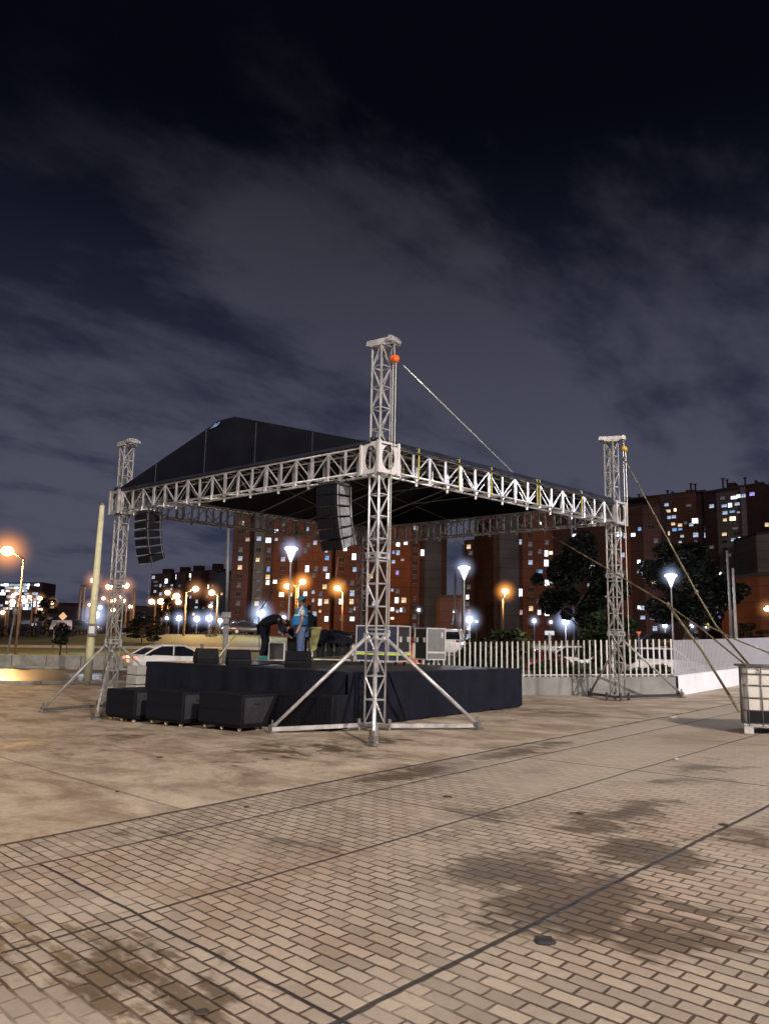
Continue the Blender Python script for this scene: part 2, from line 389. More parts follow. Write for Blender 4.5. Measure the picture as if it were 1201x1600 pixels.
    # mortar strength varies: joints fill with dust in places and far off
    mort = mt('MULTIPLY', bfac, mr(noise(V, .75, 4, .6, .3), .34, .52, .3, 1))
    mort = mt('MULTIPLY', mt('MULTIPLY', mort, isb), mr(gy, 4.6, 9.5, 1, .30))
    c = mix(isb, conc, c)
    mort = mt('MAXIMUM', mort, mt('MULTIPLY', mt('MULTIPLY', br.outputs['Fac'], W), .9))
    c = mix(mort, c, (.066, .044, .031))
    # sawn slab joints
    def line(coord, at, wd):
        return mr(mt('ABSOLUTE', mt('SUBTRACT', coord, at)), wd, wd*.35, 0, 1)
    J = None
    for (co, at, wd) in ((gx, -2.62, .026), (gx, -4.5, .021), (gx, -6.07, .026), (gx, -6.87, .045), (gx, -.75, .016), (gx, 1.15, .016),
                         (gy, 2.4, .018), (gy, 5.8, .018), (gy, 9.0, .022), (gy, 12.2, .014), (gy, -1.0, .012)):
        l = line(co, at, wd)
        if co is gy: l = mt('MULTIPLY', l, mt('GREATER_THAN', gx, -6.07))
        J = l if J is None else mt('MAXIMUM', J, l)
    for (co, at, wd) in ((gx, -10.4, .03), (gx, -14, .03), (gx, -17.6, .03), (gy, 4.1, .03), (gy, 7.8, .03), (gy, 12.4, .03), (gy, 17, .03)):
        l = mt('MULTIPLY', line(co, at, wd), mt('LESS_THAN', gx, -6.87)); l = mt('MULTIPLY', l, .45); J = mt('MAXIMUM', J, l)
    sw = N('ShaderNodeMapping'); L(V, sw.inputs[0]); sw.inputs['Scale'].default_value = (1.2, 4.5, 1)
    wn2 = noise(sw.outputs[0], 1.6, 6, .7, .5)
    sc_ = mt('ADD', mt('ADD', mt('MULTIPLY', W, .62), mt('MULTIPLY', mt('SUBTRACT', wn, .5), 1.5)), mt('ADD', mt('MULTIPLY', mt('SUBTRACT', wn2, .5), 1.5), mt('MULTIPLY', br.outputs['Color'], .2)))
    wet = mr(sc_, .30, .58, 0, 1)
    wet = mt('MULTIPLY', wet, mt('GREATER_THAN', W, .001))
    c = mix(mt('MULTIPLY', wet, .9), c, mix(1, c, (.26, .215, .15), 'MULTIPLY'))
    c = mix(mr(big, .35, .7, 0, .35), c, mix(1, c, (.62, .6, .6), 'MULTIPLY'))
    c = mix(mr(fine, .3, .75, .22, 0), c, (.12, .10, .08))
    c = mix(mt('MULTIPLY', J, .92), c, (.02, .017, .02))
    # near edge dirtier and greyer
    L(c, p.inputs['Base Color'])
    rr = mt('SUBTRACT', mr(mid, .3, .7, .66, .82), mt('MULTIPLY', wet, .3)); L(rr, p.inputs['Roughness'])
    p.inputs['Specular IOR Level'].default_value = .35
    hgt = mt('SUBTRACT', mt('ADD', mt('MULTIPLY', fine, .12), mt('MULTIPLY', br.outputs['Color'], .12)), mt('ADD', mort, mt('MULTIPLY', J, 1.5)))
    bp = N('ShaderNodeBump'); bp.inputs['Strength'].default_value = .55; bp.inputs['Distance'].default_value = .012; L(hgt, bp.inputs['Height']); L(bp.outputs[0], p.inputs['Normal'])
    return m
PAVE = brick_ground()
GRASSM = mat('dim_grass', (.05, .058, .012), .9, 0, .35, .25, .3, col2=(.025, .032, .009))
def sheet(name, x0, x1, y0, y1, nx, ny, zf, m, kind='structure', dz=0):
    b = MB(); vs = []; fs = []
    for j in range(ny+1):
        for i in range(nx+1):
            x = x0+(x1-x0)*i/nx; y = y0+(y1-y0)*j/ny; vs.append((x, y, zf(x, y)+dz))
    for j in range(ny):
        for i in range(nx):
            a = j*(nx+1)+i; fs.append((a, a+1, a+nx+2, a+nx+1))
    b.add(vs, fs); return tag(b.build(name, m, smooth=True, base=False), kind=kind)
tag(sheet('plaza_ground', -14, 14, -16, 33, 56, 98, lambda x, y: slope(x), PAVE), kind='structure')
sheet('plaza_apron', 14, 44, -16, 33, 10, 10, lambda x, y: slope(x), CONCB)
sheet('plaza_apron', -70, -14, -16, 33, 10, 10, lambda x, y: slope(x), PAVE)
sheet('ground_far_terrain', -900, 900, 33, 1800, 120, 400, lambda x, y: T(x, y)-.02, GRASSM)
def road_z(x, y): return T(x, y)+.004
sheet('road', -70, -.5, 33.4, 43.6, 60, 12, road_z, ASPH)
# kerb of the plaza against the road, and its far kerb wall
k = MB()
for i in range(30):
    x0 = -60+i*2; k.box((x0+1, 33.3, T(x0+1, 33.3)+.02), (1.97, .22, .2))
tag(k.build('kerb', CONCB), kind='structure')
k = MB()
for i in range(34):
    x0 = -64+i*1.9; z = T(x0, 44.2); k.box((x0+.95, 44.2+.01*(i % 3), z+.33), (1.86, .28, .78)); k.box((x0+.95, 44.0, z+.06), (1.88, .5, .14))
tag(k.build('roadside_barrier', CONCB, bevel=.02), 'long low wall of grey concrete blocks along the far side of the road', 'barrier')
# ------------------------------------------------------------------ the truss roof
C0 = Vector((-.11, 14.59, 0)); E1 = Vector((-math.cos(.6962), math.sin(.6962), 0)); E2 = Vector((math.sin(.8113), math.cos(.8113), 0))
C1 = C0+E1*8.683; C2 = C0+E2*8.3876; C3 = C1+E2*8.3876
ZT = 4.70; ZH = .54
def frame(d): d = Vector(d).normalized(); return d, Vector((-d.y, d.x, 0))
A45 = math.atan2(E2.y, E2.x)
def tower(base, top, label, braces, hoist, headdir, mt, hl=.85):
    z0 = slope(base.x)
    t = thing('truss_tower', label, 'truss tower', (base.x, base.y, z0), 'lattice towers of the stage roof')
    s = .128; cs = []
    Mr = Matrix.Rotation(A45, 3, 'Z')
    for a, b in ((-1, -1), (1, -1), (1, 1), (-1, 1)):
        p = base+Mr@Vector((a*s, b*s, 0)); cs.append(p)
        MB().tube((p.x, p.y, z0+.12), (p.x, p.y, top), .021, 8).build('chord', mt, t, True)
    lc = MB(); n = int(round((top-z0-.12)/.42)); st = (top-z0-.12)/n
    for i in range(4):
        p, q = cs[i], cs[(i+1) % 4]
        for k in range(n+1):
            z = z0+.12+k*st; lc.tube((p.x, p.y, z), (q.x, q.y, z), .014, 5)
            if k < n:
                a, b = (p, q) if (k+i) % 2 else (q, p)
                lc.tube((a.x, a.y, z), (b.x, b.y, z+st), .013, 5)
    for zc_ in (z0+1.62, z0+3.1):           # doubled rings where sections bolt together
        for i in range(4):
            p, q = cs[i], cs[(i+1) % 4]; lc.tube((p.x, p.y, zc_), (q.x, q.y, zc_), .022, 5); lc.tube((p.x, p.y, zc_+.09), (q.x, q.y, zc_+.09), .022, 5)
            lc.box((p.x, p.y, zc_+.045), (.07, .07, .12), A45)
    lc.build('lacing', mt, t)
    bf = MB()
    for k in range(4):
        p, q = cs[k], cs[(k+1) % 4]; c = base; P = c+(p-c)*1.5; Q = c+(q-c)*1.5
        bf.tube((P.x, P.y, z0+.1), (Q.x, Q.y, z0+.1), .03, 6); bf.tube((P.x, P.y, z0+.0), (P.x, P.y, z0+.2), .035, 6)
    bf.build('base_frame', DARKSTEEL if mt is ALUD else STEEL, t)
    # climbing sleeve round the tower at roof level: plates with round cut-outs
    sl = MB(); hw = .225
    for i in range(4):
        ang = A45+i*math.pi/2; nx = Vector((math.cos(ang), math.sin(ang), 0)); tx = Vector((-nx.y, nx.x, 0))
        c = base+nx*hw; zc_ = ZT+ZH/2; hh = ZH/2+.03; K = 24; o_ = []; in_ = []
        for k in range(K):
            th = 2*math.pi*k/K+math.pi/K; cx_, sy_ = math.cos(th), math.sin(th); m_ = max(abs(cx_), abs(sy_))
            o_.append((cx_/m_*hw, sy_/m_*hh)); in_.append((cx_*.165, sy_*.235))
        vs = []
        for dd in (0, .02):
            for (a, b) in o_+in_: vs.append(c+tx*a+nx*dd+Vector((0, 0, zc_+b)))
        fs = []
        for k in range(K):
            k2 = (k+1) % K
            fs += [(k, k2, K+k2, K+k), (2*K+k, 3*K+k, 3*K+k2, 2*K+k2), (k, 2*K+k, 2*K+k2, k2), (K+k, K+k2, 3*K+k2, 3*K+k)]
        sl.add(vs, fs)
        cc = base+(nx+tx)*(hw+.02)
        sl.box((cc.x, cc.y, zc_), (.06, .06, 2*hh+.02), A45)
    sl.build('corner_sleeve', WPLATE if mt is ALU else mt, t)
    # head beam on top
    hd, hp = frame(headdir); M_ = Matrix((hd, hp, Vector((0, 0, 1)))).transposed()
    hb = MB(); c = Vector((base.x, base.y, top+.07))
    hb.box(c+hp*.10, (hl, .05, .10), M=M_); hb.box(c-hp*.10, (hl, .05, .10), M=M_); hb.box(c-Vector((0, 0, .085)), (hl*.6, .36, .03), M=M_)
    for e in (-.42, 0, .42): hb.box(c+hd*hl*e, (.05, .14, .08), M=M_)
    e_ = c+hd*hl*.5
    for a in range(3):
        mm = Matrix.Rotation(a*math.pi/3, 3, hp); hb.box(e_, (.03, .22, .15), M=mm@M_)
    hb.tube(e_-hp*.17, e_+hp*.17, .06, 10)
    hb.build('head_beam', ALU if mt is ALU else mt, t)
    if hoist:
        hc, hm, hs = hoist
        q = e_+hd*.02-Vector((0, 0, .36)) if mt is ALU else e_+hd*.03-Vector((0, 0, .26))
        ho = MB().ell(q, (.095*hs, .07*hs, .07*hs), 12, 8).ell(q+hd*.02+Vector((0, 0, -.03)), (.07*hs, .1*hs, .08*hs), 10, 6).build('hoist', hm, t, True)
        ch = MB().tube(q, e_, .012, 5).tube(q+hd*.03, (q.x+hd.x*.03, q.y+hd.y*.03, ZT+.3), .009, 5).tube(q-hd*.03, (q.x-hd.x*.03, q.y-hd.y*.03, z0+1.2), .009, 5)
        ch.build('chain', WIRE, t)
    for (fx, fy, zatt, r_) in braces:
        foot = Vector((fx, fy, slope(fx))); d = (foot-Vector((base.x, base.y, foot.z))).normalized()
        a = Vector((base.x, base.y, z0+zatt))+d*.2
        b_ = MB().tube(a, foot+Vector((0, 0, .09)), r_, 8).tube(a-Vector((0, 0, .05))-d*.1, a+Vector((0, 0, .05)), r_*1.2, 6).build('outrigger_brace', mt, t, True)
        g = MB(); s0 = Vector((base.x, base.y, z0+.09))+d*.3; g.prism([s0+Vector((0, 0, -.035)), foot+Vector((0, 0, .03)), foot+Vector((0, 0, .10)), s0+Vector((0, 0, .035))], Vector((-d.y, d.x, 0))*.07)
        g.build('outrigger_bar', ALU if mt is ALU else DARKSTEEL, t)
        f = MB(); f.box(foot+Vector((0, 0, .02)), (.16, .16, .03), A45).tube(foot, foot+Vector((0, 0, .22)), .02, 8).box(foot+Vector((0, 0, .1)), (.1, .1, .08), A45)
        f.build('foot', STEEL, t)
    return t
HD = -E1
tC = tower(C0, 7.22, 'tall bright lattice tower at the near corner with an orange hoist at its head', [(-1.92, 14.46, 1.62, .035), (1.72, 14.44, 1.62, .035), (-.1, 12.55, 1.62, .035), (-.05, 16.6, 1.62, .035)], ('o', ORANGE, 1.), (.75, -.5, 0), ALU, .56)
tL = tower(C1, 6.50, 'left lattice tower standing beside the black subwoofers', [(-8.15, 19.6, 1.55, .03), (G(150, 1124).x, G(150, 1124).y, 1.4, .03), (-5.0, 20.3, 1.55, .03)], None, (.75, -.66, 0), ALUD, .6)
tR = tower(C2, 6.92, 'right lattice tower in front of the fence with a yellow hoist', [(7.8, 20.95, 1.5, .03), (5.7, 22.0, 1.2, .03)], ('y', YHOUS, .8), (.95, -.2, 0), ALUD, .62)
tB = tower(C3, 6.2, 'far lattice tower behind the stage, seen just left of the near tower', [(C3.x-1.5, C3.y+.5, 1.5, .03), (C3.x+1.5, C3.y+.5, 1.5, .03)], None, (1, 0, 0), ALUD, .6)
def beam(a, b, label, mt, step=.44, fat=3, face=1, wd=.36):
    d, nrm = frame(b-a); a = a+d*.26; b = b-d*.26; Ln = (b-a).length
    t = thing('truss_beam', label, 'truss beam', ((a.x+b.x)/2, (a.y+b.y)/2, ZT), 'horizontal lattice beams of the stage roof')
    for sn in (-1, 1):
        for z in (ZT+.03, ZT+ZH-.03):
            MB().tube((a.x+nrm.x*sn*wd/2, a.y+nrm.y*sn*wd/2, z), (b.x+nrm.x*sn*wd/2, b.y+nrm.y*sn*wd/2, z), .021, 8).build('chord', mt, t, True)
    n = int(Ln/step); st = Ln/n; lc = MB()
    for k in range(n+1):
        for sn in (-1, 1):
            p = a+d*st*k+nrm*sn*wd/2
            rr = .03 if k % fat else .048
            lc.box((p.x, p.y, ZT+ZH/2), (rr*1.6, .03, ZH-.06), math.atan2(d.y, d.x))
            if k < n:
                q = p+d*st; z0, z1 = (ZT+.04, ZT+ZH-.04) if (k+(sn > 0)) % 2 else (ZT+ZH-.04, ZT+.04)
                lc.tube((p.x, p.y, z0), (q.x, q.y, z1), .014, 5)
        p = a+d*st*k-nrm*wd/2; q = p+nrm*wd
        for z in (ZT+.03, ZT+ZH-.03): lc.tube((p.x, p.y, z), (q.x, q.y, z), .014, 5)
        if k < n:
            q2 = q+d*st if k % 2 else q; p2 = p if k % 2 else p+d*st
            lc.tube((p2.x, p2.y, ZT+.03), (q2.x, q2.y, ZT+.03), .012, 5)
        if k % 2 == 0:
            for pp in (a+d*st*k-nrm*wd/2, a+d*st*k+nrm*wd/2): lc.tube((pp.x, pp.y, ZT-.05), (pp.x, pp.y, ZT+.05), .03, 6)
    lc.build('lacing', mt, t)
    for e in (a, b): 
        pl = MB()
        for sn in (-1, 1): pl.box((e.x+nrm.x*sn*(wd/2+.03), e.y+nrm.y*sn*(wd/2+.03), ZT+ZH/2), (.05, .02, ZH), math.atan2(d.y, d.x))
        pl.build('end_plate', mt, t)
    return t
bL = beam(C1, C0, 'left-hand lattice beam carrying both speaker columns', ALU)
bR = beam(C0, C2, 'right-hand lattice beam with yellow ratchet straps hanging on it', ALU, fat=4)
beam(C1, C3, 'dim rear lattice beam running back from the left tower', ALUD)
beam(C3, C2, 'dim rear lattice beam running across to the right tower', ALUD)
# yellow straps tied round the right-hand beam
dR, nR = frame(C2-C0)
for i, tt in enumerate((.85, 2.05, 3.1, 4.75, 4.86, 6.6)):
    p = C0+dR*tt-nR*.22*1
    st = MB()
    for sn in (-1, 1):
        q = C0+dR*tt+nR*sn*.21; st.box((q.x, q.y, ZT+ZH/2+.03), (.032, .008, ZH+.06), A45)
    st.box(((C0+dR*tt).x, (C0+dR*tt).y, ZT+ZH+.06), (.05, .43, .008), A45)
    tag(st.build('ratchet_strap', YEL), 'yellow ratchet strap looped over the right-hand beam', 'strap', 'yellow straps on the right-hand beam')
# roof membrane
def roof():
    root = thing('stage_roof', 'black gabled membrane roof stretched over the lattice frame', 'roof', ((C0.x+C3.x)/2, (C0.y+C3.y)/2, ZT+ZH))
    ze = ZT+ZH+.03; up_ = Vector((0, 0, 1))
    apx = (C0+C1)/2; rid = (C2+C3)/2; a0 = D(352, 655, apx.y-.12); zr = a0.z
    ap = Vector((apx.x, apx.y, zr)); rg = Vector((rid.x, rid.y, zr-.1))
    tdir = (C0-C1).normalized(); off = -E2*.22
    cL = C1+up_*ze+off; cR = C0+up_*ze+off; bl = C3+up_*ze-off; brr = C2+up_*ze-off
    aL = ap-tdir*.28+off; aR = ap+tdir*.30+off; rL = rg-tdir*.28-off; rR = rg+tdir*.3-off
    def grid(p00, p10, p11, p01, nu, nv, sag=0.0, seed=0):
        vs = []; fs = []; rnd = random.Random(seed); nr = (p10-p00).cross(p01-p00).normalized()
        for j in range(nv+1):
            for i in range(nu+1):
                u, v = i/nu, j/nv; q = (p00*(1-u)+p10*u)*(1-v)+(p01*(1-u)+p11*u)*v
                w_ = math.sin(math.pi*u)*math.sin(math.pi*v)
                vs.append(q-up_*sag*w_+nr*(rnd.uniform(-.012, .012)*w_))
        for j in range(nv):
            for i in range(nu): a = j*(nu+1)+i; fs.append((a, a+1, a+nu+2, a+nu+1))
        return vs, fs
    mb = MB()
    for q in ((cR, brr, rR, aR), (bl, cL, aL, rL), (aR, rR, rL, aL)):
        vs, fs = grid(*q, 16, 8, .06, 3); mb.add(vs, fs)
    mb.build('roof_cover', ROOFF, root, True)
    for nm, pts, op in (('gable_cloth', (cL, cR, aR, aL), 1), ('gable_cloth', (bl, brr, rR, rL), 0)):
        g = MB(); vs, fs = grid(pts[0], pts[1], pts[2], pts[3], 24, 10, 0, 5)
        nr = E2; vs = [v+nr*.03*math.sin(k*1.7) for k, v in enumerate(vs)] if False else vs
        g.add(vs, fs); g.build(nm, ROOFF, root, True)
    # seams, skirt and rolled eaves
    s = MB()
    for f in (.2, .42, .62, .82):
        lo = cL.lerp(cR, f); h_ = min(1, f/.47 if f < .47 else (1-f)/.47)
        s.tube(lo-E2*.015, lo+up_*(zr-ze)*h_*.97-E2*.015, .012, 5)
    s.tube(cL, cR, .035, 6); s.build('gable_seams', ROOFE, root)
    e = MB()
    for a, b in ((cR, brr), (cL, bl)):
        d_, n_ = frame(b-a); sg = -1 if a is cR else 1
        n = 18
        for k in range(n):
            p = a.lerp(b, k/n); q = a.lerp(b, (k+1)/n)
            wob = .012*math.sin(k*2.1); wob2 = .012*math.sin((k+1)*2.1)
            o1 = n_*sg*.19
            e.quad(p+up_*.10+o1*.4, q+up_*.10+o1*.4, q+o1*1.25+up_*(-.06+wob2), p+o1*1.25+up_*(-.06+wob))
            e.tube(p+o1*1.25+up_*(-.06+wob), q+o1*1.25+up_*(-.06+wob2), .02, 6)
            e.tube(p+up_*.07, q+up_*.07, .045, 6)
    e.build('eave_valance', ROOFE, root, True)
    v = MB(); c = ap-tdir*.35+off-E2*.04-up_*.1
    v.add([c+tdir*x+up_*z for x, z in ((-.17, -.06), (-.02, .03), (.2, .055), (.12, -.02), (.0, -.05))], [(0, 1, 2, 3, 4)])
    v.build('gap_light_patch', mat('pale_blue_gap_light', (.18, .32, .62), .5, 0, .3, 9), root)  # flat blue patch painted for the light showing through an opening
    # roof skeleton visible from below
    fr = MB()
    for k in range(0, 5):
        f = .08+.84*k/4; a = cR.lerp(brr, f); b = bl.lerp(cL, 1-f); m_ = aR.lerp(rR, f).lerp(aL.lerp(rL, f), .5)
        fr.tube(a-up_*.04, m_-up_*.14, .022, 6); fr.tube(b-up_*.04, m_-up_*.14, .022, 6)
        fr.tube(a.lerp(m_, .55)-up_*.1, b.lerp(m_, .55)-up_*.1, .012, 5)
    fr.tube(ap.lerp(rg, .06)-up_*.16, rg-up_*.16, .025, 6)
    fr.build('rafter', ALUD, root)
    tl = MB()
    for a, b in ((.12, .55), (.2, .8), (.33, .95)):
        p = C0.lerp(C2, a)+up_*(ZT+.25); q = C1.lerp(C3, b)+up_*(ZT+.3); tl.tube(p, q, .008, 4)
        p = C0.lerp(C1, a)+up_*(ZT+.1); q = C2.lerp(C3, b)+up_*(ZT+.35); tl.tube(p, q, .007, 4)
    tl.build('tension_wire', ROPED, root)
    return root
roof()
# clutter where the gable cloth is tied down near the corner
k = MB()
p = C0.lerp(C1, .07)+Vector((0, 0, ZT+ZH+.08))
k.box(p, (.22, .12, .1), .3).tube(p+Vector((-.15, 0, .02)), p+Vector((.2, .05, .12)), .03, 6).box(p+Vector((.1, .0, .08)), (.08, .08, .1), .7)
tag(k.build('clamp', DARKSTEEL), 'dark clamp bundled on the roof corner beside the near tower', 'clamp')
# ------------------------------------------------------------------ stage
SZ = 1.0
S0 = Vector((-.64, 14.95, 0)); S1 = Vector((-5.50, 18.85, 0)); S2 = Vector((3.27, 18.9, 0)); S3 = S1+S2-S0
st = thing('stage', 'low stage platform wrapped in black cloth under the lattice roof', 'stage', (-.9, 18.8, -.05))
m = MB(); m.prism([q+Vector((0, 0, SZ-.06)) for q in (S0, S2, S3, S1)], (0, 0, .06)); m.build('deck', DECK, st)
sk = MB(); rnd = random.Random(4)
for a, b in ((S1, S0), (S0, S2), (S2, S3), (S3, S1)):
    n = 60; nr = Vector(((b-a).y, -(b-a).x, 0)).normalized(); vs = []; fs = []
    for i in range(n+1):
        q = a.lerp(b, i/n); wv = .022*math.sin(i*.9)+.014*math.sin(i*2.3+1)+.01*math.sin(i*.23)
        zb = slope(q.x)+.02+(.03 if i % 12 == 0 else 0)
        for j, zz in enumerate((SZ-.012, SZ-.2, (SZ+zb)/2, zb)):
            vs.append(q+nr*(.03+wv*(j/3.)*1.6)+Vector((0, 0, zz)))
    for i in range(n):
        for j in range(3): c = i*4+j; fs.append((c, c+1, c+5, c+4))
    sk.add(vs, fs)
sk.build('skirt', BLACKF, st, True)
lg = MB()
for i in range(4):
    for j in range(4):
        q = S0+(S1-S0)*(.04+i*.3066)+(S2-S0)*(.04+j*.3066); lg.tube((q.x, q.y, slope(q.x)), (q.x, q.y, SZ-.06), .03, 6)
lg.build('leg', STEEL, st)
sb = MB()
q = S0.lerp(S2, .19); nr = Vector((.7, -.7, 0))
sb.prism([q+nr*.06+Vector((0, 0, .98)), q+nr*.06+Vector((.08, .08, .98)), q+nr*.07+(S2-S0)*.09+Vector((.06, .06, .05)), q+nr*.07+(S2-S0)*.09+Vector((0, 0, .05))], nr*.01)
sb.build('fabric_fold', BLACKP, st)
# grey stack closing the stage's left end
g = thing('stacked_decks', 'stack of pale grey stage deck panels at the left end of the stage', 'deck panels', (-5.45, 18.95, slope(-5.5)))
for i in range(5):
    MB().box((-5.68, 18.9, slope(-5.5)+.12+i*.215), (.42, .4, .197), R(-40)).build('panel', mat('pale_deck_panel', (.36, .36, .35), .7, 0, .15, 3) if i == 0 else bpy.data.materials['pale_deck_panel'], g, bevel=.012)
# subwoofers on caster dollies in front
fd = (S0-S1).normalized(); bk = Vector((-fd.y, fd.x, 0))      # bk: away from the audience
def subwoofer(px, py, label, wdt=.95, first=False):
    c = G(px, py); z0 = c.z+.1           # c: near bottom corner (front right)
    t = thing('subwoofer', label, 'subwoofer', c, 'black subwoofers lined up before the stage')
    A = c.copy(); A.z = z0; Lf = A-fd*wdt; h = .55
    mb = MB(); up_ = Vector((0, 0, 1))
    prof = [(0, 0), (.62, 0), (.92, h), (0, h)]
    mb.prism([Lf+bk*x+up_*z for x, z in prof], fd*wdt); mb.build('cabinet', BLACKP, t, bevel=.012)
    fg = MB(); q = Lf-bk*.02
    fg.box((Lf+A)/2-bk*.012+up_*(h/2), (wdt-.05, .02, h-.05), M=Matrix((fd, bk, up_)).transposed())
    fg.box((Lf+A)/2-bk*.026+up_*(h*.5), (wdt-.05, .008, .02), M=Matrix((fd, bk, up_)).transposed())
    fg.build('grille', BLACKG, t)
    pn = MB(); pn.prism([A+fd*.004+bk*x+up_*z for x, z in ((.06, .05), (.50, .05), (.78, h-.05), (.06, h-.05))], fd*.006); pn.build('side_panel', GREYP if not first else BLACKP, t)
    hd = MB(); hd.tube(A+fd*.02+bk*.3+up_*.4, A+fd*.02+bk*.46+up_*.4, .018, 6); hd.build('handle', DARKSTEEL, t)
    dk = MB(); dk.prism([Lf+bk*.02-up_*.03+fd*.02, A+bk*.02-up_*.03-fd*.02, A+bk*.6-up_*.03-fd*.02, Lf+bk*.6-up_*.03+fd*.02], up_*.028); dk.build('dolly', BLACKP, t)
    for a in (.1, .5, .9):
        for b in (.08, .5):
            p = Lf+fd*wdt*a+bk*b; MB().tube(p-fd*.02+up_*-.062, p+fd*.02+up_*-.062, .038, 12).build('caster', WOODC, t, True)
    return t
subwoofer(208, 1130, 'leftmost black subwoofer, beside the base of the left tower', 1.0)
subwoofer(283, 1137, 'second black subwoofer from the left before the stage', 1.14)
subwoofer(376, 1145, 'third black subwoofer from the left, on pale casters', 1.2)
# front apron: mesh-faced low riser near the corner
c1 = Vector((-2.28, 15.50, 0)); c2 = Vector((-.86, 14.50, 0))
t = thing('drum_riser', 'low black mesh-sided riser pushed against the stage corner behind the near tower brace', 'riser', (-1.4, 15.1, -.04))
d_, n_ = frame(c2-c1); M_ = Matrix((d_, n_, Vector((0, 0, 1)))).transposed()
MB().box((c1+c2)/2+n_*.25+Vector((0, 0, .28)), (1.72, .5, .62), M=M_).build('body', BLACKP, t, bevel=.01)
gm = MB()
for i in range(25): gm.box((c1+c2)/2-n_*.012+d_*(-.82+i*.068)+Vector((0, 0, .28)), (.012, .012, .55), M=M_)
for i in range(8): gm.box((c1+c2)/2-n_*.012+Vector((0, 0, .04+i*.07)), (1.66, .010, .010), M=M_)
gm.build('mesh_front', BLACKG, t)
# floor wedge monitors
def wedge(px, py, rz, label, sc=1.):
    c = PZ(px, py, SZ); t = thing('wedge_monitor', label, 'stage monitor', c, 'wedge monitors along the stage edge')
    Mz = Matrix.Rotation(rz, 3, 'Z'); P = lambda x, y, z: c+Mz@Vector((x*sc, y*sc, z*sc))
    prof = [(-.2, .0), (.24, .0), (.27, .12), (.08, .38), (-.06, .40), (-.23, .14)]
    MB().prism([P(-.3, y, z) for y, z in prof], Mz@Vector((.6*sc, 0, 0))).build('cabinet', BLACKP, t, bevel=.012)
    MB().prism([P(-.27, y, z) for y, z in ((.262, .17), (.10, .362), (.108, .368), (.272, .176))], Mz@Vector((.54*sc, 0, 0))).build('grille', BLACKG, t)
    MB().tube(P(-.302, -.02, .22), P(-.306, -.02, .22), .045*sc, 12).tube(P(.302, -.02, .22), P(.306, -.02, .22), .045*sc, 12).build('handle', GREYP, t)
    return t
wedge(322, 1036, R(28), 'leftmost black wedge monitor on the stage edge', .84)
wedge(372, 1039, R(200), 'black wedge monitor between the other two on the stage edge', .84)
wedge(466, 1042, R(172), 'black wedge monitor in front of the man in the blue vest', .84)
# ------------------------------------------------------------------ line arrays
def line_array(t_along, label, bw, bd, bh, n, dark):
    c = C1.lerp(C0, t_along); fwd_ = -Vector((-E1.y, E1.x, 0))
    if fwd_.y > 0: fwd_ = -fwd_
    side = Vector((-fwd_.y, fwd_.x, 0)); up_ = Vector((0, 0, 1))
    t = thing('line_array', label, 'speaker column', (c.x, c.y, ZT-.1-n*bh), 'speaker columns hung from the left-hand beam')
    fr = MB(); top = c+up_*(ZT-.08); M0 = Matrix((side, fwd_, up_)).transposed()
    fr.box(top, (bw*.9, bd*.9, .05), M=M0)
    for a in (-.4, .4):
        for b in (-.35, .35): fr.tube(top+side*bw*a+fwd_*bd*b, top+side*bw*a*.8+fwd_*bd*b*.8+up_*.14, .012, 5)
    fr.build('rigging_frame', DARKSTEEL, t)
    p = top-up_*.04; ang = R(-1)
    for i in range(n):
        ang += R(2.2 if i < 2 else 4.0)
        f = (fwd_*math.cos(ang)-up_*math.sin(ang)); dn = (-up_*math.cos(ang)-fwd_*math.sin(ang))
        M_ = Matrix((side, f, -dn)).transposed(); ctr = p+dn*bh/2
        bx = MB(); q = lambda x, y, z: ctr+M_@Vector((x, y, z))
        hb = bh/2-.008
        bx.prism([q(-bw/2, bd/2, -hb), q(-bw/2, bd/2, hb), q(-bw/2, -bd/2, hb*.72), q(-bw/2, -bd/2, -hb*.72)], side*bw)
        o = bx.build('speaker_box', BLACKP, t, bevel=.006)
        MB().box(q(0, bd/2+.008, 0), (bw-.04, .012, bh-.05), M=M_).build('grille', BLACKG, o)
        tr = MB()
        if dark: 
            for sgn in (-1, 1): MB().box(q(sgn*(bw/2+.004), -.02, 0), (.008, bd*.62, bh*.78), M=M_).build('side_plate', PLATEG, o)
            rp = MB()
            for sgn in (-1, 1):
                for yy in (-.42, .4): MB().tube(q(sgn*(bw/2+.02), bd*yy, hb), q(sgn*(bw/2+.02), bd*yy, -hb), .009, 5).build('rigging_pin', ALU, o)
        else:
            tr.box(q(0, bd/2+.004, -hb+.008), (bw*.96, .03, .016), M=M_); tr.build('trim_strip', ALUD, o)
            rp = MB()
            for yy in (-.4, .4): MB().tube(q(bw/2+.012, bd*yy, hb), q(bw/2+.012, bd*yy, -hb), .008, 5).build('rigging_pin', STEEL, o)
        p = p+dn*bh
    cb = MB(); cb.path([p, p+Vector((-.05, 0, -.5)), p+Vector((-.02, 0, -1.1))], .006, 4); cb.build('tag_line', ROPED, t)
    return t
line_array(.135, 'smaller-looking hanging column of six speakers near the left tower', .50, .44, .20, 6, False)
line_array(.865, 'larger-looking hanging column of six speakers near the middle tower', .52, .46, .205, 6, True)
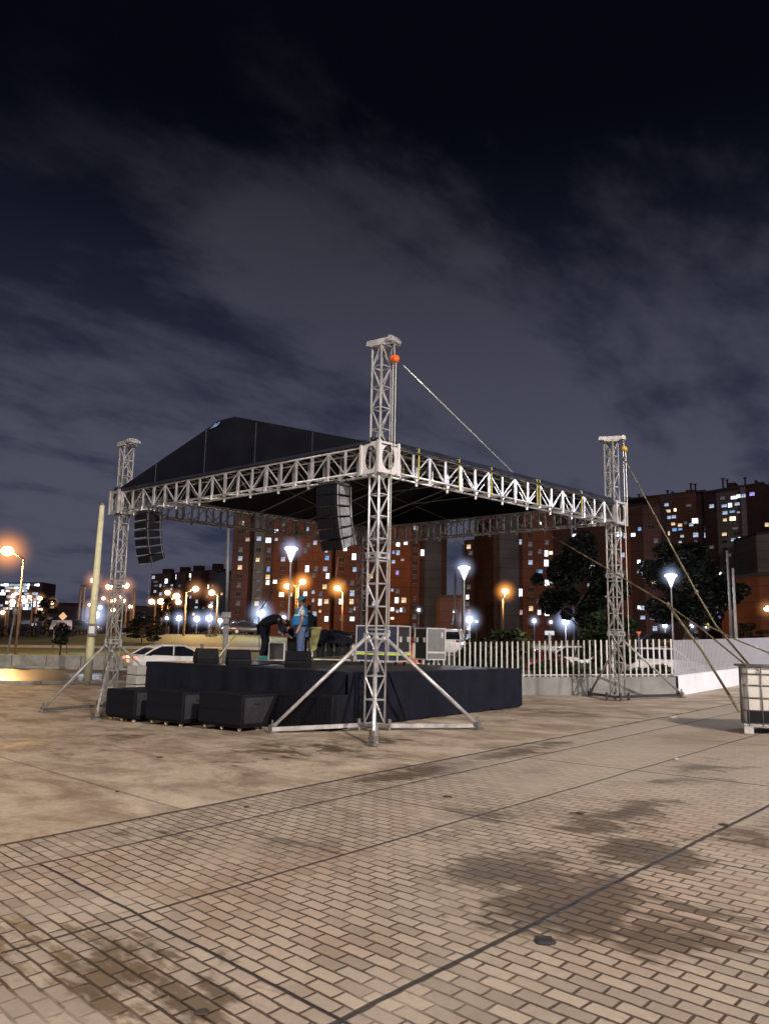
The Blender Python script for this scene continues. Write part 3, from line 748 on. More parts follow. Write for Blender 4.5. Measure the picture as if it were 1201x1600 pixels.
# ------------------------------------------------------------------ cases and gear on the stage
def flight_case(c, w_, d_, h_, rz, label, face, side, cas=True, tape=False, band=None, latch=True, sgn=1, group='flight cases on the stage'):
    t = thing('flight_case', label, 'flight case', c, group)
    Mz = Matrix.Rotation(rz, 3, 'Z'); P = lambda x, y, z: c+Mz@Vector((x, y, z)); z0 = .1 if cas else 0
    e = .022
    mb = MB(); mb.box(P(0, 0, z0+h_/2), (w_-.02, d_-.02, h_-.02), rz); mb.build('body', side, t)
    fp = MB(); fp.box(P(0, -d_/2, z0+h_/2), (w_-2*e, .02, h_-2*e), rz); fp.build('front_panel', face, t)
    ed = MB()
    for a in (-1, 1):
        for b in (-1, 1):
            ed.box(P(a*(w_/2-e/2+.004), b*(d_/2-e/2+.006), z0+h_/2), (e*1.5, e*1.5, h_+.012), rz)
            ed.box(P(0, b*(d_/2-e/2+.006), z0+h_/2+a*(h_/2-e/2)), (w_-e*1.2, e*1.4, e*1.5), rz)
            ed.box(P(a*(w_/2-e/2+.004), 0, z0+h_/2+b*(h_/2-e/2)), (e*1.4, d_-e*1.2, e*1.5), rz)
    if band: ed.box(P(0, -d_/2-.004, z0+h_*band), (w_-e*2.6, .03, .05), rz)
    if band: ed.box(P(w_/2+.004, 0, z0+h_*band), (.03, d_-e*2.6, .05), rz)
    ed.build('edging', EDGE, t, bevel=.004)
    if latch:
        for a in (-.3, .3):
            MB().box(P(sgn*(w_/2+.008), a*d_, z0+h_*.62), (.02, .1, .13), rz).box(P(sgn*(w_/2+.02), a*d_, z0+h_*.62), (.012, .05, .07), rz).build('latch', EDGE, t)
        MB().box(P(.3*w_, -d_/2-.014, z0+h_*.78), (.06, .016, .14), rz).build('latch', EDGE, t)
    if tape: MB().box(P(0, -d_/2-.018, z0+h_*.2), (w_*.96, .008, .045), rz).box(P(w_/2+.018, 0, z0+h_*.2), (.008, d_*.96, .045), rz).build('tape', YGRN, t)
    if cas:
        for a in (-1, 1):
            for b in (-1, 1):
                p = P(a*(w_/2-.1), b*(d_/2-.1), .042); q = MB().tube(p-Mz@Vector((0, .02, 0)), p+Mz@Vector((0, .02, 0)), .042, 12).box(p+Vector((0, 0, .045)), (.07, .06, .02), rz)
                q.build('caster', RUBBER, t)
    return t
c = PZ(618, 1041, SZ); flight_case(c+Vector((-.30, .55, 0)), 1.12, .66, .84, R(-28), 'big navy flight case with lime tape, half behind the near tower', CASEB, CASED, tape=True, band=.24)
c = PZ(670, 1037, SZ); flight_case(c+Vector((.04, .35, 0)), .60, .60, .84, R(30), 'grey-fronted flight case on casters at the right end of the stage', CASEG, CASED, band=.23, sgn=-1)
# turn that case so its dark side faces left
flight_case(PZ(430, 1032, SZ)+Vector((.02, .1, 0)), .42, .4, .48, R(6), 'small black amplifier case beside the man bending over', CASED, CASED, cas=False, latch=False)
flight_case(PZ(492, 1029, SZ)+Vector((0, .35, 0)), .42, .4, .62, R(8), 'upright dark case between the man in the vest and the draped rack', CASED, CASED, cas=False, latch=False)
# black cloth-draped equipment rack with open black frame
c = PZ(520, 1032, SZ)+Vector((0, .1, 0)); t = thing('equipment_rack', 'open black equipment rack draped with dark and khaki cloth', 'rack', c)
fr = MB()
for a in (-1, 1):
    for b in (-1, 1): fr.box(c+Vector((a*.5, b*.28, .36)), (.045, .045, .72))
for z in (.06, .68):
    for b in (-1, 1): fr.box(c+Vector((0, b*.28, z)), (.96, .04, .045))
fr.build('frame', DARKSTEEL, t)
cl_ = MB(); vs = []; fs = []; n = 24
prof = [(-.34, .46), (-.32, .72), (-.2, .83), (.1, .86), (.3, .8), (.34, .5)]
for i in range(n+1):
    x = -.58+1.16*i/n
    for j, (y, z) in enumerate(prof):
        dz = -.12*max(0, (x-.1))/.5 if 1 <= j <= 4 else .05*math.sin(i*1.9)
        vs.append(c+Vector((x, y+.01*math.sin(i*2.3+j), z+dz+.012*math.sin(i*1.3+j*2))))
for i in range(n):
    for j in range(len(prof)-1): a = i*len(prof)+j; fs.append((a, a+1, a+len(prof)+1, a+len(prof)))
cl_.add(vs, fs); cl_.build('cloth', BLACKF, t, True)
kc = MB(); kc.prism([c+Vector((-.62, -.37, .2)), c+Vector((-.46, -.37, .30)), c+Vector((-.34, -.36, .86)), c+Vector((-.62, -.34, .92))], (0, .02, 0)); kc.box(c+Vector((-.5, -.2, .9)), (.3, .34, .05), .2)
kc.build('khaki_cover', OLIVE, t, bevel=.006)
un = MB()
for k_, x in enumerate((-.34, -.1, .14, .36)): un.box(c+Vector((x, .02, .34)), (.19, .4, .5-.04*k_))
un.build('rack_unit', BLACKP, t)
ft = MB(); ft.box(c+Vector((0, -.3, .03)), (1.0, .03, .03)); ft.build('white_footer', EDGE, t)
for x, mm in ((-.44, VESTY), (-.1, VESTY), (.3, EDGE)): MB().box(c+Vector((x, -.318, .03)), (.18, .01, .034)).build('marking', mm, t)
MB().box(c+Vector((-.57, -.3, .35)), (.03, .05, .5), .1).box(c+Vector((.56, -.28, .3)), (.05, .05, .3)).build('post', EDGE, t)
# tall black upright case left of the vest
c = PZ(458, 1030, SZ)+Vector((-.02, .1, 0)); t = thing('speaker_cabinet', 'tall black speaker cabinet standing just left of the man in the vest', 'speaker', c)
MB().box(c+Vector((0, 0, .44)), (.34, .34, .88), .15).build('cabinet', BLACKP, t, bevel=.012); MB().box(c+Vector((-.02, -.175, .44)), (.28, .012, .8), .15).build('grille', BLACKG, t)
# cable, small things
c = PZ(850, 1, SZ)
def spt(px, py): return PZ(px, py, SZ+.012)
cb = MB(); cb.path([spt(386+8*i, 1038+1.6*math.sin(i*.9)) for i in range(9)], .014, 5)
tag(cb.build('cable', BLACKP), 'black cable lying on the deck behind the middle wedge monitor', 'cable')
lt = MB(); q = PZ(345, 1029, SZ); lt.ell(q+Vector((0, 0, .12)), (.07, .07, .09), 10, 8)
q = PZ(313, 1025, SZ); mk = MB(); mk.box(q+Vector((0, .2, .28)), (.10, .08, .18), .3).tube(q+Vector((0, .2, 0)), q+Vector((0, .2, .22)), .015, 6)
tag(mk.build('stage_light', POLEW), 'small pale stage lamp on a short stem behind the leftmost wedge', 'stage light')
# mic stand boom lines
a = PZ(338, 1031, SZ); b = D(367, 994, a.y); tag(MB().tube(a, b, .018, 6).build('microphone_boom', VESTY), 'pale yellowish boom arm leaning up from behind the wedge monitors', 'microphone boom')
a = PZ(404, 1030, SZ)+Vector((0, .6, 0)); b = D(431, 918, a.y); a2 = D(404, 957, a.y)
tag(MB().tube(PZ(400, 1030, SZ)+Vector((0, .6, 0)), a2, .012, 6).tube(a2, b, .02, 6).build('microphone_stand', STEEL), 'thin microphone stand with a raised slanting boom behind the bending man', 'microphone stand')
# orange tarp behind
c = D(636, 1018, 25.5); t = thing('orange_tarp', 'orange tarp panel showing between the two large flight cases', 'tarp', (c.x, c.y, .14))
vs = []; fs = []
for i in range(9):
    for j in range(5): vs.append((c.x-.36+i*.1, 25.5+.03*math.sin(i*1.8), .2+j*.38+.02*math.sin(i)))
for i in range(8):
    for j in range(4): a = i*5+j; fs.append((a, a+1, a+6, a+5))
MB().add(vs, fs).build('sheet', TARPO, t, True); MB().tube((c.x-.37, 25.53, .1), (c.x-.37, 25.53, 1.8), .02).tube((c.x+.46, 25.53, .1), (c.x+.46, 25.53, 1.8), .02).build('pole', STEEL, t)
# ------------------------------------------------------------------ people (skinned)
def skin_obj(name, joints, edges, m, parent, sub=1):
    names = list(joints); idx = {k: i for i, k in enumerate(names)}; org = wloc(parent)
    me = bpy.data.meshes.new(name); me.from_pydata([tuple(Vector(joints[k][0])-org) for k in names], [(idx[a], idx[b]) for a, b in edges], [])
    me.materials.append(m); o = bpy.data.objects.new(name, me); COL.objects.link(o); o.parent = parent
    md = o.modifiers.new('skin', 'SKIN'); md.use_smooth_shade = True
    sv = me.skin_vertices[0].data
    for k in names: r_ = joints[k][1]; sv[idx[k]].radius = (r_, r_) if not isinstance(r_, tuple) else r_
    sv[0].use_root = True
    s_ = o.modifiers.new('sub', 'SUBSURF'); s_.levels = sub; s_.render_levels = sub+1
    dg = bpy.context.evaluated_depsgraph_get(); ev = o.evaluated_get(dg); me2 = bpy.data.meshes.new_from_object(ev)
    o.modifiers.clear(); o.data = me2
    if not me2.materials: me2.materials.append(m)
    me2.polygons.foreach_set('use_smooth', [True]*len(me2.polygons))
    return o
def person(base, face, label, pose, cloth, shoes, hat=False, vest=False, sc=1.):
    # pose: joints in local frame: x = forward, y = left, z = up
    F = Vector((math.cos(face), math.sin(face), 0)); Lf = Vector((-F.y, F.x, 0))
    P = lambda q: base+(F*q[0]+Lf*q[1]+Vector((0, 0, q[2])))*sc
    t = thing('person', label, 'person', base)
    J = {k: (P(v[0]), v[1]*sc) for k, v in pose['body'].items()}
    E_ = [('pelvis', 'belly'), ('belly', 'chest'), ('chest', 'neck'), ('neck', 'head'), ('head', 'crown')]
    for s in 'LR':
        E_ += [('pelvis', 'hip'+s), ('hip'+s, 'knee'+s), ('knee'+s, 'ankle'+s), ('ankle'+s, 'toe'+s), ('chest', 'sh'+s), ('sh'+s, 'el'+s), ('el'+s, 'wr'+s), ('wr'+s, 'palm'+s)]
        pw = J['palm'+s][0]; d = (pw-J['wr'+s][0]).normalized(); sd = F if abs(d.dot(F)) < .8 else Lf
        for k_, (o_, ln) in enumerate(((-.03, .065), (-.01, .08), (.01, .075), (.03, .055))):
            J['f%d%s' % (k_, s)] = (pw+(sd*o_+d*ln)*sc, .0095*sc); E_.append(('palm'+s, 'f%d%s' % (k_, s)))
        J['th'+s] = (J['wr'+s][0]+(d*.05-sd*.045)*sc, .011*sc); E_.append(('wr'+s, 'th'+s))
    full = {k: v[1] for k, v in J.items()}
    for k in ('pelvis', 'belly', 'chest', 'hipL', 'hipR', 'kneeL', 'kneeR', 'shL', 'shR'): J[k] = (J[k][0], J[k][1]*.62)
    if not vest:
        for k in ('elL', 'elR'): J[k] = (J[k][0], J[k][1]*.8)
    skin_obj('body', J, E_, SKIN, t, 1)
    hp = J['head'][0]; hf = (P(pose['look'])-P((0, 0, 0))).normalized(); hu = (J['crown'][0]-J['neck'][0]).normalized()
    hl = hu.cross(hf).normalized(); hf = hl.cross(hu)
    fm = MB(); q = lambda a, b, c_: hp+(hf*a+hl*b+hu*c_)*sc
    fm.ell(q(.108, 0, -.01), (.016*sc, .014*sc, .022*sc), 8, 6); 
    for b in (-.085, .085): fm.ell(q(-.005, b, -.005), (.018*sc, .012*sc, .03*sc), 8, 6)
    fm.build('nose_and_ears', SKIN, t, True)
    ey = MB()
    for b in (-.032, .032): ey.ell(q(.088, b, .022), (.01*sc,)*3, 6, 5)
    ey.build('eye', HAIR, t); MB().ell(q(.092, 0, -.052), (.008*sc, .024*sc, .006*sc), 8, 5).build('mouth', mat('lips', (.25, .08, .07), .6), t)
    hm = MB(); Mh = Matrix((hf, hl, hu)).transposed()
    hm.ell(q(-.022, 0, .03), (.1*sc, .092*sc, .10*sc), 12, 8, M=Mh); hm.build('hair', HAIR, t, True)
    if hat:
        cp = MB(); cp.ell(q(-.008, 0, .058), (.112*sc, .1*sc, .085*sc), 14, 8, M=Mh)
        br = []
        for k_ in range(9):
            th = -1.1+2.2*k_/8; br.append(q(.07+.115*math.cos(th*.9), .085*math.sin(th), .052))
        cp.prism(br+[q(.05, .07, .06), q(.05, -.07, .06)], hu*.012); cp.build('cap', CAPB, t, True)
    def sub(keys, edges, grow, m, name, cut=None, lv=1):
        JJ = {k: (J[k][0] if not (cut and k in cut) else J[cut[k][0]][0].lerp(J[k][0], cut[k][1]), full[k]*1.12+grow*sc) for k in keys}
        return skin_obj(name, JJ, edges, m, t, lv)
    legs = ['pelvis']+[k+s for s in 'LR' for k in ('hip', 'knee', 'ankle')]
    sub(legs, [e for e in E_ if e[0] in legs and e[1] in legs], .02, cloth['trousers'], 'trousers')
    for s in 'LR':
        ks = ['sh'+s, 'el'+s]+([] if vest else ['wr'+s]); cut = {'el'+s: ('sh'+s, .7)} if vest else {'wr'+s: ('el'+s, .85)}
        sub(ks, [(a_, b_) for a_, b_ in zip(ks, ks[1:])], .016, cloth['top'], 'sleeve', cut)
    def torso(name, rings, m, lv=None):
        vs = []; fs = []; n = 20
        for (c_, rx, ry, tx, tz) in rings:
            ax = Vector((tz, 0, -tx)).normalized()
            for k_ in range(n):
                th = 2*math.pi*k_/n; cs_, sn_ = math.cos(th), math.sin(th)
                cs_ = math.copysign(abs(cs_)**.85, cs_); sn_ = math.copysign(abs(sn_)**.85, sn_)
                vs.append(P((c_[0]+ax.x*rx*cs_, ry*sn_, c_[1]+ax.z*rx*cs_)))
        for r_ in range(len(rings)-1):
            for k_ in range(n): a_ = r_*n+k_; b_ = r_*n+(k_+1) % n; fs.append((a_, b_, b_+n, a_+n))
        fs += [tuple(range(n))[::-1], tuple(range((len(rings)-1)*n, len(rings)*n))]
        mi_ = [0]*len(fs); mb = MB(); mb.add(vs, fs)
        if isinstance(m, list):
            for r_ in range(len(rings)-1):
                for k_ in range(n):
                    if k_ in (0, n-1) or r_ in lv[0]: mb.mi[r_*n+k_] = 1
                    elif r_ > lv[1] and k_ in (4, 5, 14, 15): mb.mi[r_*n+k_] = 2
        return mb.build(name, m, t, True)
    if vest:
        torso('vest', [((.01, .84), .15, .175, 0, 1), ((.03, .90), .19, .19, 0, 1), ((.06, 1.0), .225, .20, 0, 1), ((.06, 1.10), .225, .205, 0, 1), ((.045, 1.18), .205, .205, 0, 1), ((.035, 1.215), .195, .205, 0, 1), ((.03, 1.25), .188, .205, 0, 1), ((.01, 1.34), .16, .20, 0, 1), ((.0, 1.42), .125, .17, 0, 1), ((.0, 1.475), .075, .10, 0, 1), ((.0, 1.51), .055, .06, 0, 1)], [VESTB, VESTY, WHITEC], ((5,), 5))
    else:
        if pose is lean: torso('jacket', [((-.14, .80), .13, .165, .1, 1), ((-.12, .92), .155, .175, .2, 1), ((-.04, 1.02), .15, .175, .7, .7), ((.08, 1.09), .145, .18, 1, .45), ((.2, 1.13), .15, .195, 1, .2), ((.32, 1.14), .13, .19, 1, 0), ((.40, 1.135), .085, .12, 1, -.1), ((.44, 1.13), .06, .06, 1, -.2)], cloth['top'])
        else: torso('jacket', [((0, .82), .14, .17, 0, 1), ((0, .95), .15, .175, 0, 1), ((.0, 1.15), .14, .18, 0, 1), ((0, 1.32), .135, .195, 0, 1), ((0, 1.42), .11, .17, 0, 1), ((0, 1.48), .07, .09, 0, 1), ((0, 1.51), .055, .06, 0, 1)], cloth['top'])
    for s in 'LR':
        a = J['ankle'+s][0]; b = J['toe'+s][0]; d = (b-a); d.z = 0; d.normalize()
        Ms = Matrix((d, Vector((-d.y, d.x, 0)), Vector((0, 0, 1)))).transposed(); cc = Vector((a.x, a.y, base.z))+d*.06*sc
        MB().ell(cc+Vector((0, 0, .055*sc)), (.15*sc, .055*sc, .055*sc), 12, 8, M=Ms).box(cc+Vector((0, 0, .015*sc)), (.27*sc, .09*sc, .028*sc), M=Ms).build('shoe', shoes, t, True)
    return t
stand = {'look': (1, 0, -.08), 'body': {
    'pelvis': ((0, 0, .92), .15), 'belly': ((.06, 0, 1.08), .185), 'chest': ((.0, 0, 1.30), .155), 'neck': ((.0, 0, 1.50), .058), 'head': ((.03, 0, 1.62), .092), 'crown': ((.025, 0, 1.70), .08),
    'hipL': ((0, .09, .86), .098), 'hipR': ((0, -.09, .86), .098), 'kneeL': ((.04, .1, .48), .066), 'kneeR': ((-.0, -.1, .48), .066), 'ankleL': ((.02, .1, .09), .045), 'ankleR': ((-.03, -.1, .09), .045), 'toeL': ((.15, .11, .04), .035), 'toeR': ((.10, -.12, .04), .035),
    'shL': ((-.02, .19, 1.40), .068), 'shR': ((-.02, -.19, 1.40), .068), 'elL': ((-.02, .25, 1.12), .046), 'elR': ((-.02, -.25, 1.12), .046), 'wrL': ((.07, .24, .88), .03), 'wrR': ((.07, -.24, .88), .03), 'palmL': ((.10, .23, .81), .030), 'palmR': ((.10, -.23, .81), .030)}}
lean = {'look': (.35, 0, -1), 'body': {
    'pelvis': ((-.08, 0, .93), .14), 'belly': ((.06, 0, 1.05), .135), 'chest': ((.27, 0, 1.15), .145), 'neck': ((.46, 0, 1.13), .055), 'head': ((.55, 0, 1.03), .09), 'crown': ((.61, 0, .97), .078),
    'hipL': ((-.08, .09, .87), .095), 'hipR': ((-.08, -.09, .87), .095), 'kneeL': ((.02, .1, .48), .062), 'kneeR': ((-.02, -.1, .48), .062), 'ankleL': ((.0, .1, .09), .045), 'ankleR': ((-.10, -.1, .09), .045), 'toeL': ((.14, .11, .04), .035), 'toeR': ((.05, -.12, .04), .035),
    'shL': ((.36, .19, 1.13), .066), 'shR': ((.36, -.19, 1.13), .066), 'elL': ((.45, .2, .86), .044), 'elR': ((.42, -.2, .86), .044), 'wrL': ((.62, .13, .70), .03), 'wrR': ((.60, -.13, .70), .03), 'palmL': ((.68, .11, .65), .029), 'palmR': ((.66, -.11, .65), .029)}}
person(PZ(467, 1034, SZ)+Vector((.03, .1, 0)), R(183), 'person in a blue vest and light blue cap standing side-on on the stage', stand, {'trousers': JEANS, 'top': WHITEC}, BLACKP, hat=True, vest=True, sc=.97)
person(PZ(413, 1031, SZ)+Vector((0, .15, 0)), R(2), 'person in dark clothes and turquoise shoes bending over a case on the stage', lean, {'trousers': NAVY, 'top': NAVY}, TURQ, sc=.98)
person(PZ(478, 1029, SZ)+Vector((.0, .5, 0)), R(120), 'person in dark clothes almost hidden behind the one in the blue vest', stand, {'trousers': NAVY, 'top': NAVY}, BLACKP, sc=.93)
# ------------------------------------------------------------------ ropes
def rope(name, label, pts, r_, m, sag=.0, knots=()):
    out = []
    for a, b in zip(pts, pts[1:]):
        for k_ in range(8):
            f = k_/8; q = a.lerp(b, f); q.z -= sag*4*f*(1-f); out.append(q)
    out.append(pts[-1]); mb = MB(); mb.path(out, r_, 6)
    for kn in knots: mb.ell(kn, (r_*2.4, r_*2.4, r_*3.5), 8, 6)
    return tag(mb.build(name, m, smooth=True), label, 'rope')
h0 = D(630, 571, C0.y+.05); h1 = C0+dR*4.7-nR*0+Vector((0, 0, ZT+ZH+.12)); h1 = D(829, 766, h1.y)
tag(MB().tube(h0, h1, .010, 6).build('guy_wire', EDGE, smooth=True), 'steel wire running from the orange hoist down to the right-hand beam', 'rope')
ibx = Vector((5.80, 13.15, slope(5.8)))
tipR = D(972, 712, C2.y); kA = D(1087, 925, 16.2)
rope('tan_rope', 'long thin rope from the right tower head down to the tank top', [tipR, kA, D(1118, 978, 15)], .016, ROPE, 0, [kA])
rope('ratchet_rope', 'brown strap fixed to the near top corner of the tank', [D(1118, 978, 15), D(1172, 1042, 13.3)], .02, ROPED)
kB = D(1043, 945, 16.5)
rope('tan_rope', 'rope from the far roof beam passing behind the right tower to a knot', [D(862, 838, 22), kB], .017, ROPED, 0, [kB])
rope('webbing_strap', 'broad yellow-brown strap running from the rope knot to the foot of the tank', [kB, D(1098, 1020, 14.8), D(1154, 1112, 13.1)], .024, ROPE)
rope('tan_rope', 'thin brown rope going on from the knot to the tank lid', [kB, D(1098, 985, 14.8), D(1168, 1042, 13.2)], .016, ROPED)
rope('pale_rope', 'pale yellow rope slanting off to the right above the white wall', [D(1100, 975, 15.2), D(1150, 1000, 14), D(1215, 1026, 12.6)], .013, ROPE)
tag(MB().ell(D(1105, 978, 15.1), (.03, .03, .06), 8, 6).build('buckle', YEL), 'yellow buckle joining the ropes above the tank', 'buckle')
# ------------------------------------------------------------------ IBC tank
def ibc():
    rz = R(-22); z0 = slope(6.2); c = Vector((6.63, 13.40, z0)); Mz = Matrix.Rotation(rz, 3, 'Z'); P = lambda x, y, z: c+Mz@Vector((x, y, z))
    t = thing('tank', 'white caged plastic liquid tank on a pallet at the right edge', 'tank', c)
    W_, D_, Z0, Z1 = 1.16, 1.0, .15, 1.04
    mb = MB(); mb.box(P(0, 0, (Z0+Z1)/2+.0), (W_-.03, D_-.03, Z1-Z0), rz); mb.build('bottle', TANK, t, bevel=.05)
    ln = MB(); ln.box(P(-.36, -D_/2+.005, Z0+.11), (.36, .02, .2), rz); ln.build('label_plate', BLACKP, t)
    cg = MB(); x0, x1, y0, y1 = -W_/2, W_/2, -D_/2, D_/2
    for z in (Z0+.02, Z0+.22, Z0+.42, Z0+.62, Z0+.80, Z1+.02):
        cg.path([P(x0, y0, z), P(x1, y0, z), P(x1, y1, z), P(x0, y1, z), P(x0, y0, z)], .011 if z < Z1 else .014, 6)
    n = 6
    for i in range(n):
        f = .06+.88*i/(n-1)
        for (a, b) in ((P(x0+W_*f, y0-.012, 0), 0), (P(x0+W_*f, y1+.012, 0), 0), (P(x0-.012, y0+D_*f, 0), 0), (P(x1+.012, y0+D_*f, 0), 0)):
            cg.tube(a+Vector((0, 0, Z0-.02)), a+Vector((0, 0, Z1+.03)), .011, 6)
    for yy in (-.25, .25): cg.tube(P(x0-.1, yy, Z1+.045), P(x1+.05, yy, Z1+.045), .014, 6)
    cg.build('cage', CAGE, t, True)
    pl = MB(); pl.box(P(0, 0, .125), (W_, D_, .03), rz)
    for x in (-.52, 0, .52): pl.box(P(x, -.42, .055), (.14, .14, .11), rz).box(P(x, .42, .055), (.14, .14, .11), rz)
    pl.box(P(0, 0, .145), (W_+.03, D_+.03, .02), rz)
    pl.build('pallet', POLEW, t, bevel=.004)
    MB().tube(P(0, 0, Z1-.02), P(0, 0, Z1+.05), .11, 20).build('lid', BLACKP, t)
    MB().tube(P(0, -D_/2-.02, Z0+.08), P(0, -D_/2-.12, Z0+.06), .03, 10).build('valve', RUBBER, t)
ibc()
q = G(851, 1471); dc = MB(); dc.tube(q+Vector((0, 0, -.01)), q+Vector((0, 0, .003)), .06, 20)
for k_ in range(5): dc.box(q+Vector((0, -.05+k_*.025, .008)), (.09, .006, .006))
tag(dc.build('drain_cover', DARKSTEEL), 'small round dark drain cover set in the damp brick paving', 'drain cover')
q = G(1046, 1124); tag(MB().tube(q+Vector((0, 0, .035)), q+Vector((.15, .06, .035)), .028, 10).tube(q+Vector((.15, .06, .035)), q+Vector((.2, .08, .035)), .012, 8).build('plastic_bottle', TANK, smooth=True), 'pale plastic bottle lying on the paving left of the tank', 'bottle')
rnd = random.Random(31)
for px, py in ((183, 1238), (1057, 1187), (385, 1262), (318, 1585), (700, 1246), (250, 1184), (905, 1272), (1130, 1290)):
    q = G(px, py); a_ = rnd.uniform(0, 3); w1 = rnd.uniform(.03, .06)
    tag(MB().prism([q+Vector((math.cos(a_+k_*1.26)*w1*rnd.uniform(.5, 1), math.sin(a_+k_*1.26)*w1*rnd.uniform(.4, .9), .006)) for k_ in range(5)], (0, 0, .008)).build('leaf', BROWNTR if px != 1057 else SIGNW), 'dry dark leaf lying on the paving' if px != 1057 else 'small white scrap of paper on the paving', 'leaf' if px != 1057 else 'paper scrap', 'dry leaves scattered over the paving' if px != 1057 else None)
# ------------------------------------------------------------------ fences
def fence(a, b, label, wallm, pm, wh, fh, step=.13, hide=0):
    d, nr = frame(b-a); Ln = (b-a).length
    t = thing('fence', label, 'fence', a, 'white picket fences on low walls')
    n = int(Ln/8)+2; mb = MB()
    for k in range(n):
        p, q = a+d*Ln*k/n, a+d*Ln*(k+1)/n
        pz, qz = slope(p.x), slope(q.x)
        th = nr*.11
        for sgn in (1,):
            vs = [p-th+Vector((0, 0, pz-.05)), q-th+Vector((0, 0, qz-.05)), q-th+Vector((0, 0, qz+wh)), p-th+Vector((0, 0, pz+wh)), p+th+Vector((0, 0, pz-.05)), q+th+Vector((0, 0, qz-.05)), q+th+Vector((0, 0, qz+wh)), p+th+Vector((0, 0, pz+wh))]
            mb.add(vs, [(0, 1, 2, 3), (5, 4, 7, 6), (3, 2, 6, 7)])
    mb.build('base_wall', wallm, t)
    k = int(Ln/step); proto = None
    for i in range(k+1):
        p = a+d*(i+.5)*Ln/(k+1)
        if proto is None:
            ang = math.atan2(d.y, d.x); mz = Matrix.Rotation(ang, 3, 'Z')
            pb = MB(); org = wloc(t); pb.box(org+Vector((0, 0, fh/2)), (.042, .02, fh), ang); o = pb.build('picket', pm, t); proto = o
        else: o = proto.copy(); COL.objects.link(o); o.parent = t
        o.location = Vector((p.x, p.y, slope(p.x)+wh))-org
    r_ = MB()
    for zz in (.05, ):
        for kk in range(n):
            p, q = a+d*Ln*kk/n, a+d*Ln*(kk+1)/n; r_.tube(p+nr*.03+Vector((0, 0, slope(p.x)+wh+zz)), q+nr*.03+Vector((0, 0, slope(q.x)+wh+zz)), .022, 4)
    r_.build('rail', pm, t)
    return t
FA = Vector((7.95, 21.75, 0)); FB = Vector((-1.2, 24.35, 0)); FC = Vector((14.2, 29.1, 0))
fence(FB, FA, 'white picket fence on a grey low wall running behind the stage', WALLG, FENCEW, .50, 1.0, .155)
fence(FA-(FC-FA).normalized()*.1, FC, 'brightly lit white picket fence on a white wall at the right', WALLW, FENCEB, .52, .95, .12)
# ------------------------------------------------------------------ vegetation
def leaves(mb, c, rad, n, s, rnd, mi=0):
    for _ in range(n):
        while True:
            v = Vector((rnd.uniform(-1, 1), rnd.uniform(-1, 1), rnd.uniform(-1, 1)))
            if v.length < 1: break
        v = v.normalized()*(v.length**.45)
        p = Vector(c)+Vector((v.x*rad[0], v.y*rad[1], v.z*rad[2]))
        a = Vector((rnd.uniform(-1, 1), rnd.uniform(-1, 1), rnd.uniform(-.6, .6))).normalized(); b = a.cross(Vector((rnd.uniform(-1, 1), rnd.uniform(-1, 1), rnd.uniform(-1, 1)))).normalized()
        q = s*rnd.uniform(.6, 1.4); mb.add([p-a*q, p+b*q*.45, p+a*q, p-b*q*.45], [(0, 1, 2, 3)], mi)
def tree(base, h, w_, label, lm, seed=0, dens=1., name='leafy_tree', trunk=.3, group=None, ls=.16):
    rnd = random.Random(seed); t = thing(name, label, 'tree', base, group)
    tk = MB(); base = Vector(base); top = base+Vector((rnd.uniform(-.1, .1)*w_, 0, h*.62)); tk.tube(base, base+(top-base)*.5, h*.022, 8, h*.017); tk.tube(base+(top-base)*.5, top, h*.017, 8, h*.008)
    cs = []
    n = int(18+5*dens)
    for i in range(n):
        f = i/(n-1); z = h*(trunk+.04+(.92-trunk-.08)*f); rr = w_*(.5*math.sin(math.pi*min(1, .2+.72*f))+.06)*rnd.uniform(.55, 1.15)
        ang = rnd.uniform(0, 6.28); rr *= rnd.uniform(.6, 1.35); c = base+Vector((math.cos(ang)*rr*.9, math.sin(ang)*rr*.9, z+rnd.uniform(-.03, .03)*h)); cs.append((c, rnd.uniform(.55, 1.3)))
        st_ = base+(top-base)*min(1, max(.3, z/(h*.62)*.7)); tk.tube(st_, c, h*.008, 5, h*.003)
    tk.build('trunk', BROWNTR, t)
    cr_ = MB()
    for c, rr in cs: leaves(cr_, c, (w_*.17*rr, w_*.17*rr, h*.075*rr), int(170*dens*rr), ls*h/6, rnd)
    cr_.build('crown', lm, t)
    return t
def at(px, Y): 
    p = D(px, 1000, Y); p.z = T(p.x, Y); return p
def treepx(px, py_top, Y, wpx, label, lm, **k):
    b = at(px, Y); ztop = D(px, py_top, Y).z; return tree(b, ztop-b.z, wpx*Y/1231., label, lm, **k)
treepx(908, 820, 62, 88, 'tall dark tree rising between the brick blocks left of the right tower', LEAFD, seed=3, dens=3.2, ls=.09)
treepx(1072, 838, 66, 118, 'broad dark tree behind the round white lamp at right', LEAFD, seed=5, dens=3.6, ls=.09)
treepx(945, 945, 40, 80, 'green bushy tree behind the fence, left of the right tower', LEAFG, seed=8, dens=1.6, trunk=.1, ls=.2)
treepx(222, 960, 72, 62, 'rounded dark tree behind the white car', LEAFD, seed=9, dens=2.2, trunk=.12, ls=.16)
treepx(70, 930, 80, 34, 'thin dark tree left of the pale roadside panel', LEAFD, seed=11, dens=1.2, trunk=.3, ls=.12)
treepx(258, 930, 110, 20, 'slim dark tree in front of the far apartment cluster', LEAFD, seed=12, dens=1., trunk=.2, ls=.12)
treepx(1165, 970, 80, 42, 'dark tree in front of the tower block above the white fence', LEAFD, seed=13, dens=1.2, trunk=.15)
treepx(1003, 985, 75, 60, 'low dark tree beside the base of the right-hand blocks', LEAFD, seed=14, dens=1., trunk=.1)
